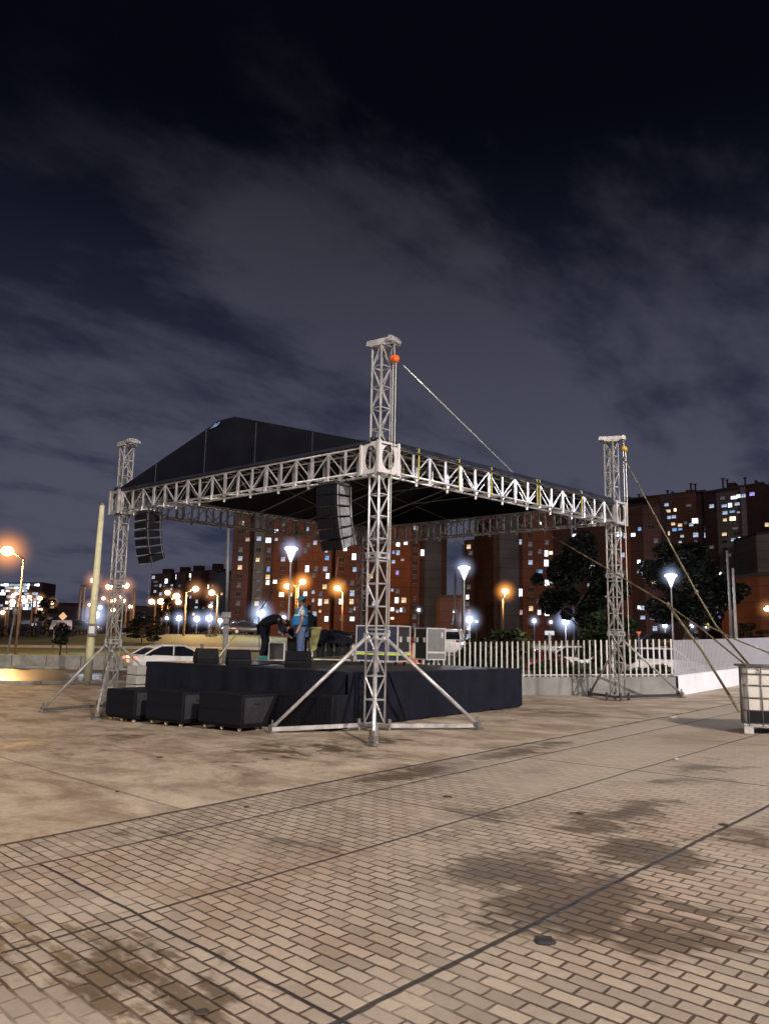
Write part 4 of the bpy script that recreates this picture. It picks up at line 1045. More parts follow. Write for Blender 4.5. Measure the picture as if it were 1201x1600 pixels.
treepx(95, 968, 52, 26, 'small dark sapling on the grass bank behind the road', LEAFD, seed=15, dens=.6, trunk=.4)
treepx(335, 978, 78, 40, 'low dark bush-like tree below the white floodlights', LEAFD, seed=16, dens=1., trunk=.08)
def shrub(px, py_top, Y, wpx, label, lm, seed, n=700, ls=.12, name='shrub'):
    b = at(px, Y); h = D(px, py_top, Y).z-b.z; w_ = wpx*Y/1231; rnd = random.Random(seed)
    t = thing(name, label, 'shrub', b); mb = MB()
    for i in range(6):
        c = b+Vector((rnd.uniform(-.34, .34)*w_, rnd.uniform(-.2, .2)*w_, h*rnd.uniform(.45, .72))); leaves(mb, c, (w_*.26, w_*.26, h*.32), n//3, ls, rnd)
    mb.build('foliage', lm, t)
    st_ = MB()
    for i in range(4): st_.tube(b, b+Vector((rnd.uniform(-.3, .3)*w_, rnd.uniform(-.2, .2)*w_, h*.6)), .03, 5, .01)
    st_.build('stem', BROWNTR, t); return t
shrub(800, 978, 28, 84, 'olive green shrub showing above the fence right of the grey case', LEAFO, 21, 1500)
shrub(742, 1000, 27, 60, 'spiky low green shrub behind the fence beside the grey case', LEAFG, 22, 900)
shrub(1015, 1040, 26, 60, 'low green shrub behind the pickets right of the right tower', LEAFG, 23, 700)
shrub(870, 1030, 27, 110, 'low green planting behind the pickets left of the right tower', LEAFG, 24, 900)
shrub(765, 1025, 27, 70, 'dark green planting behind the pickets at the stage end', LEAFG, 25, 700)
# ------------------------------------------------------------------ cars
def loft(mb, secs, mi=0, close=True):
    n = len(secs[0]); vs = [v for s_ in secs for v in s_]; fs = []
    for i in range(len(secs)-1):
        for j in range(n): k_ = (j+1) % n; fs.append((i*n+j, i*n+k_, (i+1)*n+k_, (i+1)*n+j))
    if close: fs += [tuple(range(n))[::-1], tuple(range((len(secs)-1)*n, len(secs)*n))]
    mb.add(vs, fs, mi)
def car(paint, label, suv=False, lights=False, name='parked_car', group=None):
    t = thing(name, label, 'car', (0, 0, 0), group)
    Lh = 2.25; ex = .18 if suv else 0
    st_ = [(-2.25, .42, .70, .66), (-2.2, .30, .86, .78), (-1.95, .24, .97, .86), (-1.3, .22, .98, .9), (0, .22, .94, .9), (1.05, .22, .90, .9), (1.75, .23, .80, .87), (2.1, .27, .68, .8), (2.25, .38, .58, .66)]
    secs = []
    for x, z0, z1, w_ in st_:
        z1 += ex; secs.append([Vector(q) for q in ((x, -w_*.9, z0), (x, -w_, z0+.12), (x, -w_*1.0, z0+(z1-z0)*.6), (x, -w_*.93, z1-.03), (x, -w_*.8, z1), (x, w_*.8, z1), (x, w_*.93, z1-.03), (x, w_, z0+(z1-z0)*.6), (x, w_, z0+.12), (x, w_*.9, z0))])
    mb = MB(); loft(mb, secs); mb.build('body', paint, t, True)
    z0_, zr = .93+ex, 1.42+ex*1.6; xb, xrb, xrf, xf = ((-2.1, -1.9, .35, 1.15) if suv else (-1.75, -.85, .3, 1.2))
    gl = MB(); sec = []
    prof = [(xb, z0_, z0_+.03, .82), (xb*.55+xrb*.45, z0_-.02, z0_+(zr-z0_)*.55, .76), (xrb, z0_-.02, zr-.02, .70), (xrf, z0_-.02, zr-.015, .69), ((xrf+xf)/2, z0_-.02, z0_+(zr-z0_)*.6, .73), (xf, z0_-.06, z0_+.0, .80)]
    for x, a, b, w_ in prof: sec.append([Vector(q) for q in ((x, -.84, a), (x, -w_, b), (x, -w_*.8, b+.03), (x, w_*.8, b+.03), (x, w_, b), (x, .84, a))])
    loft(gl, sec); gl.build('windows', GLASS, t)
    rf = MB(); sec = []
    for x, dz, w_ in ((xrb-.35, -.10, .66), (xrb, .03, .66), ((xrb+xrf)/2, .05, .67), (xrf, .02, .65), (xrf+.2, -.05, .66)):
        sec.append([Vector(q) for q in ((x, -w_-.04, zr+dz-.04), (x, -w_+.06, zr+dz+.01), (x, w_-.06, zr+dz+.01), (x, w_+.04, zr+dz-.04))])
    loft(rf, sec)
    for sg in (-1, 1):
        ps = [(xb-.05, .84, z0_), (xb*.55+xrb*.45, .79, z0_+(zr-z0_)*.56), (xrb, .735, zr-.01), (xrf, .725, zr-.01), ((xrf+xf)/2, .76, z0_+(zr-z0_)*.6), (xf+.02, .83, z0_-.02)]
        rf.path([Vector((x, sg*y, z)) for x, y, z in ps], .045, 6); rf.tube((-.25, sg*.73, zr-.02), (-.3, sg*.86, z0_), .035, 6)
    rf.build('roof', paint, t, True)
    for x in (-1.35, 1.38):
        for sg in (-1, 1):
            o = MB().tube((x, sg*.72, .32), (x, sg*.92, .32), .32, 20).build('wheel', RUBBER, t, True)
            MB().tube((x, sg*.90, .32), (x, sg*.93, .32), .2, 14).build('rim', CARS_, o)
    for sg in (-1, 1):
        MB().ell((-2.17, sg*.66, .80+ex), (.09, .15, .085), 10, 8).build('tail_light', TAILR if lights else mat('dull_red_lens', (.3, .02, .02), .3) if 'dull_red_lens' not in bpy.data.materials else bpy.data.materials['dull_red_lens'], t, True)
        MB().ell((2.12, sg*.62, .60+ex), (.1, .15, .07), 10, 8).build('headlight', HEADL if lights else POLEW, t, True)
        MB().ell((.75, sg*1.0, .98+ex), (.07, .09, .06), 8, 6).build('mirror', paint, t, True)
    MB().box((-2.26, 0, .66+ex), (.02, .34, .13)).build('number_plate', TAILO if lights else SIGNW, t)
    return t
def park(t, px, Y, rz, dz=0):
    b = at(px, Y); t.location = (b.x, Y, b.z+dz); t.rotation_euler = (0, 0, rz)
cw = car(CARW, 'white sedan with red tail lights on, driving on the road behind the stage', lights=True, name='white_sedan')
b = D(268, 1045, 40.5); cw.location = (b.x, 40.5, T(b.x, 40.5)+.01); cw.rotation_euler = (0, 0, R(38))
dk = car(CARD, 'dark car parked on the far left behind the grass bank', group='parked cars in the background')
park(dk, 122, 84, R(5))
for px, Y, rz, lab in ((388, 92, R(10), 'dark parked car glinting below the blue-grey wall'), (372, 95, R(170), 'dark car parked nearest the grey pole in the far row'), (775, 72, R(175), 'dark car parked between the tall lamp post and the olive shrub'), (1032, 78, R(5), 'dark car parked right of the right tower under the trees')):
    q = copy_thing(dk); q['label'] = lab; park(q, px, Y, rz)
wh = car(CARW, 'white off-road vehicle parked behind the grey flight case', suv=True, group='parked cars in the background'); park(wh, 703, 52, R(80)); wh.location.z += .9
for px, Y, rz, lab in ((1034, 47, R(4), 'white car parked behind the pickets right of the right tower'), (888, 50, R(176), 'white car parked behind the pickets left of the right tower')):
    q = copy_thing(wh); q['label'] = lab; park(q, px, Y, rz)
rd = car(CARR, 'red car parked behind the fence and olive shrub', group='parked cars in the background'); park(rd, 835, 50, R(178))
# ------------------------------------------------------------------ poles and lamps
gmesh = {}
def halo(c, r_, gm, parent):  # adds a glowing sphere round the lamp in place of bloom
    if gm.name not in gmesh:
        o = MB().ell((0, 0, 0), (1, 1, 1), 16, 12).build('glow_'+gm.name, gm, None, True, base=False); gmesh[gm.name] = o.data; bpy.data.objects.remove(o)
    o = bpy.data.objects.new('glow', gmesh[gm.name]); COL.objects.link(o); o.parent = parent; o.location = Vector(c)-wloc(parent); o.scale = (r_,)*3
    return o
def post_lamp(px, py, Y, label, energy):
    b = at(px, Y); h = D(px, py, Y); b.x = h.x
    t = thing('plaza_lamp', label, 'street lamp', b, 'funnel-headed white plaza lamps')
    MB().tube(b, (h.x, h.y, h.z-.9), .07, 8, .05).build('pole', POLEW, t, True)
    MB().tube((h.x, h.y, h.z-.9), (h.x, h.y, h.z-.12), .05, 16, .34).build('funnel', emis('lit_funnel', (.92, .92, 1), 2.2) if 'lit_funnel' not in bpy.data.materials else bpy.data.materials['lit_funnel'], t, True)
    MB().ell((h.x, h.y, h.z-.02), (.44, .44, .14), 18, 8).build('lamp_head', LAMPW, t, True)
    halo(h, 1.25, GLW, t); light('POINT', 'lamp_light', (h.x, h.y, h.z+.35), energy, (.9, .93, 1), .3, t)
post_lamp(455, 857, 52, 'white funnel lamp on a slim post above the two men', 900)
post_lamp(725, 887, 58, 'white funnel lamp in the gap between the brick blocks', 900)
post_lamp(1047, 899, 60, 'white funnel lamp right of the right tower', 900)
def cobra(px, py, Y, pxp, pyt, label, m=LAMPO, gm=GLO, r_=.3, gr=1.3, en=0, group='orange sodium street lamps', pm=POLEO, name='street_lamp'):
    # lamp at (px,py); pole at pxp whose top is at pyt
    h = D(px, py, Y); p = D(pxp, pyt, Y); b = at(pxp, Y); b.x = p.x
    t = thing(name, label, 'street lamp', b, group)
    MB().tube(b, p, .0011*Y+.03, 8, .0008*Y+.02).tube(p, h+Vector((0, 0, .1)), .0008*Y+.02, 6).build('pole', pm, t, True)
    MB().box(h+Vector((0, 0, .12)), (.6, .3, .12)).build('lamp_housing', POLED, t, bevel=.02)
    MB().ell(h, (r_, r_, r_*.8), 12, 8).build('lamp_glass', m, t, True)
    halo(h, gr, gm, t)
    if en: light('POINT', 'lamp_light', h-Vector((0, 0, r_+.1)), en, (1, .55, .2) if m is not LAMPW else (.85, .92, 1), .3, t)
    return t
cobra(12, 861, 55, 38, 873, 'large orange street lamp at the far left, glaring beside its pole', r_=.42, gr=2.2, en=6500)
near = [(147, 907, 95, 133, 917, 'orange lamp hanging just left of the yellowish pole'), (171, 917, 105, 127, 915, 'orange lamp between the yellowish pole and the left tower'),
        (197, 915, 105, 207, 922, 'orange lamp glowing through the left tower, topmost there'), (306, 920, 80, 291, 925, 'orange lamp on a thick lit pole in front of the far apartment cluster'),
        (331, 926, 80, 341, 930, 'orange lamp on a lit pole just left of the grey pole'), (449, 916, 150, 463, 915, 'smaller orange lamp left of the capped man, beside the funnel lamp post'),
        (473, 909, 150, 466, 915, 'orange lamp on a bright yellow pole above the capped man'), (527, 919, 165, 536, 925, 'orange lamp glowing alone on the brown block'),
        (789, 924, 165, 785, 935, 'orange lamp in front of the slate-coloured wall'), (1198, 951, 70, 1212, 960, 'orange lamp at the right edge of the picture')]
for i, (px, py, Y, pp, pt, lab) in enumerate(near):
    cobra(px, py, Y, pp, pt, lab, r_=.0042*Y, gr=.019*Y, en=(3200 if i in (3, 4) else 2600 if i == 9 else 10000 if i in (6, 7) else 7000 if i == 8 else 0), m=LAMPO if i in (5, 6, 7, 8) else LAMPP, gm=GLO if i in (5, 6, 7, 8) else GLP)
cobra(279, 941, 110, 290, 950, 'paler orange lamp low beside the thick lit pole', m=LAMPP, gm=GLP, r_=.42, gr=1.3)
cobra(276, 931.5, 120, 262, 940, 'orange lamp upper left of the thick lit pole', m=LAMPP, gm=GLP, r_=.55, gr=1.7, en=1500)
cobra(252, 940, 120, 254, 944, 'orange lamp on a orange-lit pole at the left end of the apartment cluster', m=LAMPP, gm=GLP, r_=.55, gr=1.6, en=1500)
cobra(237, 940, 130, 243, 948, 'flat orange lamp left of the far apartment cluster', m=LAMPP, gm=GLP, r_=.5, gr=1.4)
cobra(205, 948, 130, 210, 920, 'small orange lamp beside a tall dark pole right of the left tower', m=LAMPP, gm=GLP, r_=.4, gr=1.1)
cobra(329, 947, 120, 331, 955, 'small orange lamp below the one near the grey pole', m=LAMPP, gm=GLP, r_=.3, gr=1.0)
cobra(913, 943, 110, 905, 955, 'tiny amber lamp in the dark tree gap left of the right tower', m=LAMPO, gm=GLO, r_=.28, gr=.8)
small = [(63, 935, 150), (47, 933, 140), (39, 939, 150), (22, 930, 170), (20, 940, 160), (5, 957, 130), (162, 935, 150), (178, 938, 130), (188, 933, 120), (193, 939, 130), (141, 945, 140), (172, 939, 140), (177, 953, 160), (262, 926, 140), (82, 942, 180), (64, 953, 150)]
for i, (px, py, Y) in enumerate(small):
    lab = 'small orange street lamp in the far cluster at the left edge' if px < 90 else 'small orange street lamp far behind the left tower' if px < 210 else 'small amber lamp high on the front of the far apartment cluster'
    cobra(px, py, Y, px+(5 if i % 2 else -5), py+3, lab, m=LAMPP, gm=GLP, r_=.0032*Y*(.7+.5*random.random()), gr=.011*Y, en=0, group='far orange lamps at the left edge' if px < 90 else 'far orange lamps behind the left tower' if px < 210 else 'orange sodium street lamps')
def flood(px, py, Y, r_, label, en=0, g=2.4):
    h = D(px, py, Y); b = at(px, Y); b.x = h.x
    t = thing('floodlight', label, 'floodlight', b, 'white floodlights near the ground')
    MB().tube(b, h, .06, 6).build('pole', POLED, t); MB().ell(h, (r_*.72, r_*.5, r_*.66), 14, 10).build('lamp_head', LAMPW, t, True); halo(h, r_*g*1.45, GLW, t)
    if en: light('POINT', 'lamp_light', h-Vector((0, r_+.3, 0)), en, (.8, .88, 1), .3, t)
for a in ((149, 961, 62, .42, 'large white floodlight glaring beside the yellowish pole', 400, 3.), (157, 949, 95, .3, 'small bluish floodlight just above the large one by the yellowish pole', 0), (280, 966, 90, .42, 'white floodlight left of the thick lit pole', 350), (308, 967, 92, .46, 'white floodlight right of the thick lit pole', 350), (327, 966, 92, .5, 'white floodlight beside the lit pole near the grey pole', 350),
          (261, 966, 100, .26, 'small white floodlight at the left of the row of floodlights'), (344, 970, 96, .36, 'white floodlight just left of the grey pole', 600), (225, 966, 120, .2, 'tiny white light above the rounded dark tree'), (365, 974, 100, .2, 'tiny white light just right of the grey pole'), (380, 976, 100, .28, 'white light between the grey pole and the bending man'), (408, 958, 80, .52, 'large white floodlight above the bending man', 900, 2.8), (443, 965, 85, .3, 'white floodlight left of the slim lamp post', 500),
          (733, 968, 85, .5, 'large white floodlight below the middle funnel lamp', 2500, 2.8), (744, 971, 100, .2, 'tiny white light beside the large middle floodlight'), (654, 953, 95, .22, 'small mauve-white light on the slate wall'), (710, 956, 95, .18, 'small white light in the low block gap'), (834, 970, 100, .34, 'white floodlight above the olive shrub', 300), (860, 972, 105, .24, 'small white light left of the white sign board'), (883, 971, 80, .48, 'large white floodlight spilling down a wall behind the fence', 2600, 2.8),
          (913, 973, 100, .2, 'faint white light under the tall dark tree'), (1038, 977, 85, .34, 'white floodlight below the right funnel lamp', 500), (1080, 978, 90, .26, 'small white light under the broad dark tree'), (1103, 979, 95, .24, 'pinkish white light by the rope buckle')): flood(*a)
# the thick yellowish pole, the grey pole and other unlit poles
b = D(137, 1062, 33.6); tp = D(160, 790, 33.6); bz = T(b.x, 33.6)
t = thing('concrete_pole', 'thick yellowish concrete pole leaning behind the left tower', 'pole', (b.x, 33.6, bz))
MB().tube((b.x, 33.6, bz), tp, .185, 14, .105).build('shaft', CONC, t, True); q = D(144.5, 984, 33.35)
MB().box(q, (.34, .12, .5)).build('meter_box', POLEG, t, bevel=.02); MB().box(q+Vector((0, -.066, 0)), (.24, .01, .3)).build('box_label', SIGNW, t)
MB().tube(tp, tp+Vector((0, 0, .12)), .07, 8).build('cap', STEEL, t)
b = D(352, 1030, 30); tp = D(359, 828, 30); bz = T(b.x, 30)
t = thing('grey_pole', 'slim grey pole with a white box behind the wedge monitors', 'pole', (b.x, 30, bz)); mid = D(354, 965, 30)
MB().tube((b.x, 30, bz), mid, .10, 10).build('lower_shaft', POLEW, t, True); MB().tube(mid, D(357, 825, 30), .055, 10).build('upper_shaft', POLEG, t, True)
MB().box(D(353.5, 961, 29.85), (.32, .14, .22)).box(D(353.5, 970, 29.88), (.2, .12, .25)).build('box', POLEW, t, bevel=.02)
for (px, pb, pt, Y, m_, lab, arm) in ((723, 1000, 852, 75, POLED, 'tall dark unlit lamp pole behind the middle funnel lamp', (-14, -8)), (711, 990, 888, 95, POLED, 'shorter dark unlit lamp pole in the gap between the blocks', (-9, -3)), (1135, 1000, 860, 60, POLEG, 'tall pale unlit pole in front of the right block', None), (1144, 1004, 888, 52, POLEW, 'second pale pole standing close to the tall one at right', None), (127, 985, 915, 120, POLEG, 'tall grey pole left of the yellowish pole', None), (211, 978, 920, 100, POLEO, 'rust-coloured bare pole right of the left tower', None)):
    b = at(px, Y); a = D(px, pt, Y); b.x = a.x; t = thing('unlit_pole', lab, 'pole', b); MB().tube(b, a, .0016*Y+.03, 8, .001*Y+.02).build('shaft', m_, t, True)
    if arm: e = D(px+arm[0], pt+arm[1], Y); MB().tube(a, e, .04, 6).box(e, (.7, .3, .12)).build('lamp_arm', m_, t)
q = D(18, 1022, 48); e = D(24, 955, 48); tag(MB().tube(at(13, 48), e, .06, 6).ell(e, (.16, .16, .3), 8, 6).build('bent_post', POLEG), 'thin pale leaning post on the grass at far left', 'post')
# signs
b = at(858, 31); t = thing('sign_board', 'white rectangular sign board on a post behind the fence', 'sign', b)
q = D(858, 989, 31); MB().tube((q.x, 31, b.z), q, .05, 8).build('post', POLEW, t, True); MB().box(q, (.36, .04, .16)).build('board', emis('emissive_sign_face', (.9, .92, .95), .8), t)  # board emits, standing in for light falling on it
b = at(93, 60); q = D(95, 976, 60); t = thing('pale_hoarding', 'pale pink rectangular panel beyond the grass at left', 'panel', (q.x, 60, b.z))
MB().prism([D(77, 983, 60), D(110, 984, 60), D(111, 969, 60), D(83, 969, 60)], (0, .3, 0)).build('face', emis('emissive_panel_face', (.85, .62, .62), .42, True), t)  # panel brightness is put in as emission; it is no lamp
MB().tube(D(85, 983, 60.2), at(84, 60.2), .05).tube(D(106, 984, 60.2), at(106, 60.2), .05).build('leg', POLED, t)
b = at(997, 40); q = D(997, 990, 40); t = thing('warning_sign', 'small orange triangular sign on a post behind the pickets', 'sign', b)
MB().tube((q.x, 40, b.z), q, .03).build('post', POLEG, t); MB().prism([q+Vector((-.13, -.03, .1)), q+Vector((.13, -.03, .1)), q+Vector((0, -.03, -.12))], (0, .02, 0)).build('face', ORANGE, t)
q = D(99, 963, 61); b = at(99, 61); t = thing('round_sign', 'yellow diamond sign just above the pale pink panel', 'sign', b)
MB().tube((q.x, 61, b.z), q, .04).build('post', POLEG, t); MB().prism([q+Vector((-.32, -.05, 0)), q+Vector((0, -.05, -.32)), q+Vector((.32, -.05, 0)), q+Vector((0, -.05, .32))], (0, .03, 0)).build('face', emis('emissive_diamond_sign', (1, .6, .3), .9), t)  # sign face made to glow in place of lamplight on it
# ------------------------------------------------------------------ buildings
def winbox(mb, a, d, nr, u, z, w_, h_, depth=.14):
    p = a+d*u+nr*depth/2; p.z = z; mb.box(p, (w_, depth, h_), math.atan2(d.y, d.x))
wmesh = {}
def building(label, px0, px1, Y0, Y1, top0, top1, base_z, segs, lit=(), fh=2.35, ww=1.15, wh=1.25, dens=.8, roofbits=(), name='apartment_block', group='apartment blocks behind the plaza', depth=14, seed=0, cap=95, rand_lit=.22, unit=3.2):
    a = D(px0, top0, Y0); b = D(px1, top1, Y1); za, zb = a.z, b.z; a.z = b.z = 0
    d = (b-a); Ln = d.length; d.normalize(); nr = Vector((d.y, -d.x, 0))
    if nr.y > 0: nr = -nr
    if base_z is None: base_z = min(T(a.x, 90), T(b.x, 90))-.3
    t = thing(name, label, 'apartment block', ((a.x+b.x)/2, (a.y+b.y)/2, base_z), group)
    rnd = random.Random(seed)
    uof = lambda px: (PV(px, 950, a, b)-a).dot(d)
    for (s0, s1, m_, off) in segs:
        u0, u1 = (0 if s0 is None else uof(s0)), (Ln if s1 is None else uof(s1))
        p0, p1 = a+d*u0+nr*off, a+d*u1+nr*off; z0t = za+(zb-za)*u0/Ln; z1t = za+(zb-za)*u1/Ln; zt = max(z0t, z1t)-.02*abs(off)
        mb = MB(); bk = -nr*(depth+off); q = lambda p, z: Vector((p.x, p.y, z))
        mb.add([q(p0, base_z), q(p1, base_z), q(p1, z1t), q(p0, z0t), q(p0+bk, base_z), q(p1+bk, base_z), q(p1+bk, z1t), q(p0+bk, z0t)], [(0, 1, 2, 3), (5, 4, 7, 6), (3, 2, 6, 7), (1, 5, 6, 2), (4, 0, 3, 7)])
        mb.build('wall', m_, t)
    pr = MB(); p0, p1 = a+nr*.25, b+nr*.25
    pr.add([Vector((p.x, p.y, z)) for p, z in ((p0, za+.02), (p1, zb+.02), (p1, zb+.6), (p0, za+.6))]+[Vector((p.x, p.y, z)) for p, z in ((p0-nr*(depth+.2), za+.02), (p1-nr*(depth+.2), zb+.02), (p1-nr*(depth+.2), zb+.6), (p0-nr*(depth+.2), za+.6))], [(0, 1, 2, 3), (5, 4, 7, 6), (3, 2, 6, 7), (1, 5, 6, 2), (4, 0, 3, 7), (0, 4, 5, 1)])
    pr.build('parapet', ROOFD, t)
    for rb in roofbits:
        if rb[0] == 'p':
            u = uof(rb[1]); p = a+d*u-nr*2; zt_ = D(rb[1], rb[2], p.y).z; zb_ = za+(zb-za)*u/Ln; MB().tube((p.x, p.y, zb_), (p.x, p.y, zt_), .28, 6).box((p.x, p.y, zt_), (.9, .9, .25)).build('roof_vent', ROOFD, t)
        else:
            u0, u1 = uof(rb[1]), uof(rb[2]); p = a+d*(u0+u1)/2-nr*3; zt_ = D(rb[1], rb[3], p.y).z; zb_ = min(za, zb); MB().box((p.x, p.y, (zt_+zb_)/2), (abs(u1-u0), 4, zt_-zb_), math.atan2(d.y, d.x)).build('stair_head', segs[0][2] if len(rb) < 5 else rb[4], t)
    taken = []; cnt = 0
    def put(key, u, z, sx, sz, off, nm='window'):
        k_ = (key, round(sx, 2), round(sz, 2))
        o = bpy.data.objects.new(nm, wm_(k_, key)); COL.objects.link(o); o.parent = t
        p = a+d*u+nr*(off+.03); p.z = z; o.location = p-wloc(t); o.rotation_euler = (0, 0, math.atan2(d.y, d.x)); return o
    def wm_(k_, key):
        if k_ not in wmesh:
            mb = MB(); mb.box((0, -.02, 0), (k_[1], .12, k_[2]), mi=0); mb.box((0, -.03, k_[2]/2+.05), (k_[1]+.2, .2, .1), mi=1); mb.box((0, -.04, -k_[2]/2-.05), (k_[1]+.2, .24, .1), mi=1); mb.box((0, -.09, 0), (.06, .03, k_[2]), mi=1)
            o = mb.build('window', [WM[key] if key in WM else WOFF, WFRAME], None, base=False); wmesh[k_] = o.data; bpy.data.objects.remove(o)
        return wmesh[k_]
    def offat(u):
        for (s0, s1, m_, off) in segs:
            u0, u1 = (0 if s0 is None else uof(s0)), (Ln if s1 is None else uof(s1))
            if u0-.01 <= u <= u1+.01: return off
        return 0
    for L_ in lit:
        px, py, key = L_[:3]; sx = L_[3] if len(L_) > 3 else ww; sz = L_[4] if len(L_) > 4 else wh
        p = PV(px, py, a, b); u = (p-a).dot(d)
        if -.5 < u < Ln+.5: put(key, u, p.z, sx*.84, sz*.84, offat(u)); taken.append((u, p.z, sx)); cnt += 1
    stuff = MB(); grid = []
    zt = max(za, zb); rows = int((zt-base_z-1.5)/fh)
    for (s0, s1, m_, off) in segs:
        if m_ in (BR_GREY2, BR_DARK) and dens < .99: continue
        u0, u1 = (0 if s0 is None else uof(s0)), (Ln if s1 is None else uof(s1)); nc = max(1, int((u1-u0)/unit))
        if u1-u0 < 1.6: continue
        for c_ in range(nc):
            u = u0+(u1-u0)*(c_+.5)/nc
            for r_ in range(rows):
                z = base_z+1.9+r_*fh
                if z > za+(zb-za)*u/Ln-1.1: continue
                if any(abs(u-x) < (s+ww)*.62 and abs(z-y) < wh*1.15 for x, y, s in taken): continue
                if rnd.random() > dens: continue
                grid.append((u, z, off))
    rnd.shuffle(grid)
    for i, (u, z, off) in enumerate(grid):
        if cnt < cap:
            r_ = rnd.random(); put('d' if r_ < .22 else 'w' if r_ < .22+rand_lit*.5 else 'y' if r_ < .22+rand_lit else 'off', u, z, ww*.9, wh*.9, off); cnt += 1
        else:
            p = a+d*u+nr*(off+.03); p.z = z; stuff.box(p, (ww*.9, .1, wh*.9), math.atan2(d.y, d.x))
    if stuff.v: tag(stuff.build('windows', WOFF, t), kind='stuff')
    return t
litC = [(405, 842, 'w', 1.2, 1.2), (419, 844, 'W', 1.5, 1.4), (432, 843, 'w', .8, .8), (482, 852, 'd'), (492, 848, 'w'), (510, 860, 'w', .7, 1.4), (511, 872, 'b', 1.1, 1.2), (480, 889, 'W', 1, 1.9), (490, 899, 'd'), (512, 900, 'W', .9, 1.5), (403, 875, 'y', 1, 1.1), (419, 889, 'b', .8, 1.4), (418, 910, 'W', .9, 1.3), (430, 909, 'W', 1.1, 1), (440, 929, 'Y', 1.3, 1.3), (454, 929, 'y', 1, 1), (414, 944, 'w', .8, 1.3), (489, 925, 'w', .8, .9), (501, 928, 'd'), (500, 941, 'W', .9, 1.8), (510, 940, 'y', 1.2, 1.2), (489, 938, 'w', .6, .9), (510, 967, 'W', 1, 1.4), (500, 955, 'y', .6, .7), (477, 928, 'W', 1, 1.2), (387, 843, 'p', 1.1, 1), (404, 960, 'd'), (465, 960, 'd'), (432, 830, 'W', 1, .9), (482, 827, 'w', .9, 1.1), (404, 893, 'd', 1.4, .8), (404, 907, 'd', 1.4, .8), (404, 921, 'd', 1.4, .8), (403, 934, 'd', 1.4, .8)]
building('tall brown brick block with a blue-grey stair strip, left of the near tower', 366, 520, 190, 190, 803, 797, None,
         [(None, 385, BR_PURP, 0), (385, 393, BR_DARK, -1.5), (393, 409, BR_GREY, .3), (409, 423, BR_PURP, -.4), (423, 456, BR_BROWN, .2), (456, 462, BR_DARK, -.8), (462, 486, BR_BROWN, .3), (486, 497, BR_BROWN, -.3), (497, None, BR_BROWN, .2)], litC, fh=2.15, ww=1.05, wh=1.15, seed=1)
litC2 = [(539, 858, 'W', 1, 1.1), (553, 870, 'W', 1.2, 1.9), (537, 911, 'd'), (550, 911, 'd'), (550, 927, 'w', 1.3, 1.7), (532, 940, 'W', .9, 1.6), (549, 940, 'y', 1.2, 1.5), (555, 951, 'w', .9, 1), (548, 954, 'd'), (534, 966, 'd'), (550, 967, 'W', 1.3, 1.2),
         (621, 851, 'W', 1.1, 1.2), (633, 849, 'W', 1.1, .9), (621, 864, 'w', 1, 1.4), (614, 863, 'b', .7, .9), (614, 878, 'w', 1, 1), (628, 875, 'p', 1, .6), (659, 864, 'W', 1, 1.9), (620, 895, 'v', .8, 1.2), (612, 922, 'w', .7, .8), (620, 924, 'd'), (619, 938, 'W', 1.1, 1.7), (630, 938, 'y', 1.4, 1.5), (612, 952, 'W', 1, 1.1), (620, 955, 'w', .8, .9), (627, 953, 'W', 1, 1.2), (612, 966, 'Y', .9, .6), (630, 954, 'd'), (575, 925, 'w'), (585, 943, 'w'), (580, 900, 'y')]
building('tall orange-lit brick block with a slate end wall, behind the near tower', 526, 698, 198, 205, 798, 790, None,
         [(None, 563, BR_BROWN, 0), (563, 604, BR_DARK, -.6), (604, 640, BR_ORNG, .3), (640, 656, BR_BROWN, -.4), (656, 662, BR_DARK, .3), (662, 688, BR_GREY2, .5), (688, None, BR_DARK, .2)], litC2, fh=2.3, seed=2)
litE = [(745, 874, 'W', 1.2, 1.4), (745, 884, 'y', .8, .8), (745, 904, 'Y', 1, 1.2), (745, 913, 'p', 1, 1), (751, 912, 'w', .8, .6), (762, 912, 'w', 1.3, .9), (730, 933, 'W', .9, 1.4), (745, 931, 'w', 1, .8), (751, 932, 'w', .8, .8), (745, 936, 'W', 1.1, .7), (745, 943, 'w', 1, 1), (751, 943, 'w', .6, .6), (745, 954, 'Y', 1.1, 1.4), (751, 963, 'W', .9, .9), (763, 892, 'd'), (763, 942, 'w', .8, 1), (763, 954, 'd'), (730, 944, 'd'), (735, 864, 'd')]
building('narrow red-brown block with a teal strip, right of the sky gap', 725, 771, 215, 212, 848, 842, None, [(None, 753, BR_PURP, 0), (753, 761, BR_GREY, .4), (761, None, BR_PURP, .1)], litE, fh=2.2, unit=2.4, seed=3)
litE2 = [(812, 847, 'w', .7, 1.5), (812, 926, 'W', 1.1, 2.2), (813, 957, 'p', .8, 1.3), (852, 865, 'W', 1, 1.8), (859, 864, 'Y', 1.1, .9), (852, 880, 'W', 1.3, 1.9), (843, 893, 'b', 1.2, 1), (838, 893, 'd', .6, 1.2), (840, 909, 'W', 1.1, 1.4), (853, 911, 'W', 1.3, 1.7), (860, 909, 'w', .7, .9), (860, 925, 'w', 1.1, .8), (852, 927, 'd', .7, 1.3), (840, 940, 'd', 1, 1.3), (853, 943, 'd', .8, 1.3), (841, 957, 'W', .9, 1.4), (853, 958, 'W', 1.3, 1.6), (842, 818, 'W', .9, .8), (853, 848, 'd'), (842, 862, 'd')]
building('brown block with a plain slate end wall, behind the far roof beam', 771, 893, 195, 200, 792, 790, None, [(None, 779, BR_DARK, -.3), (779, 809, BR_GREY2, .6), (809, 816, BR_DARK, .2), (816, 864, BR_BROWN, .3), (864, None, BR_DARK, -.8)], litE2, fh=2.3, seed=4)
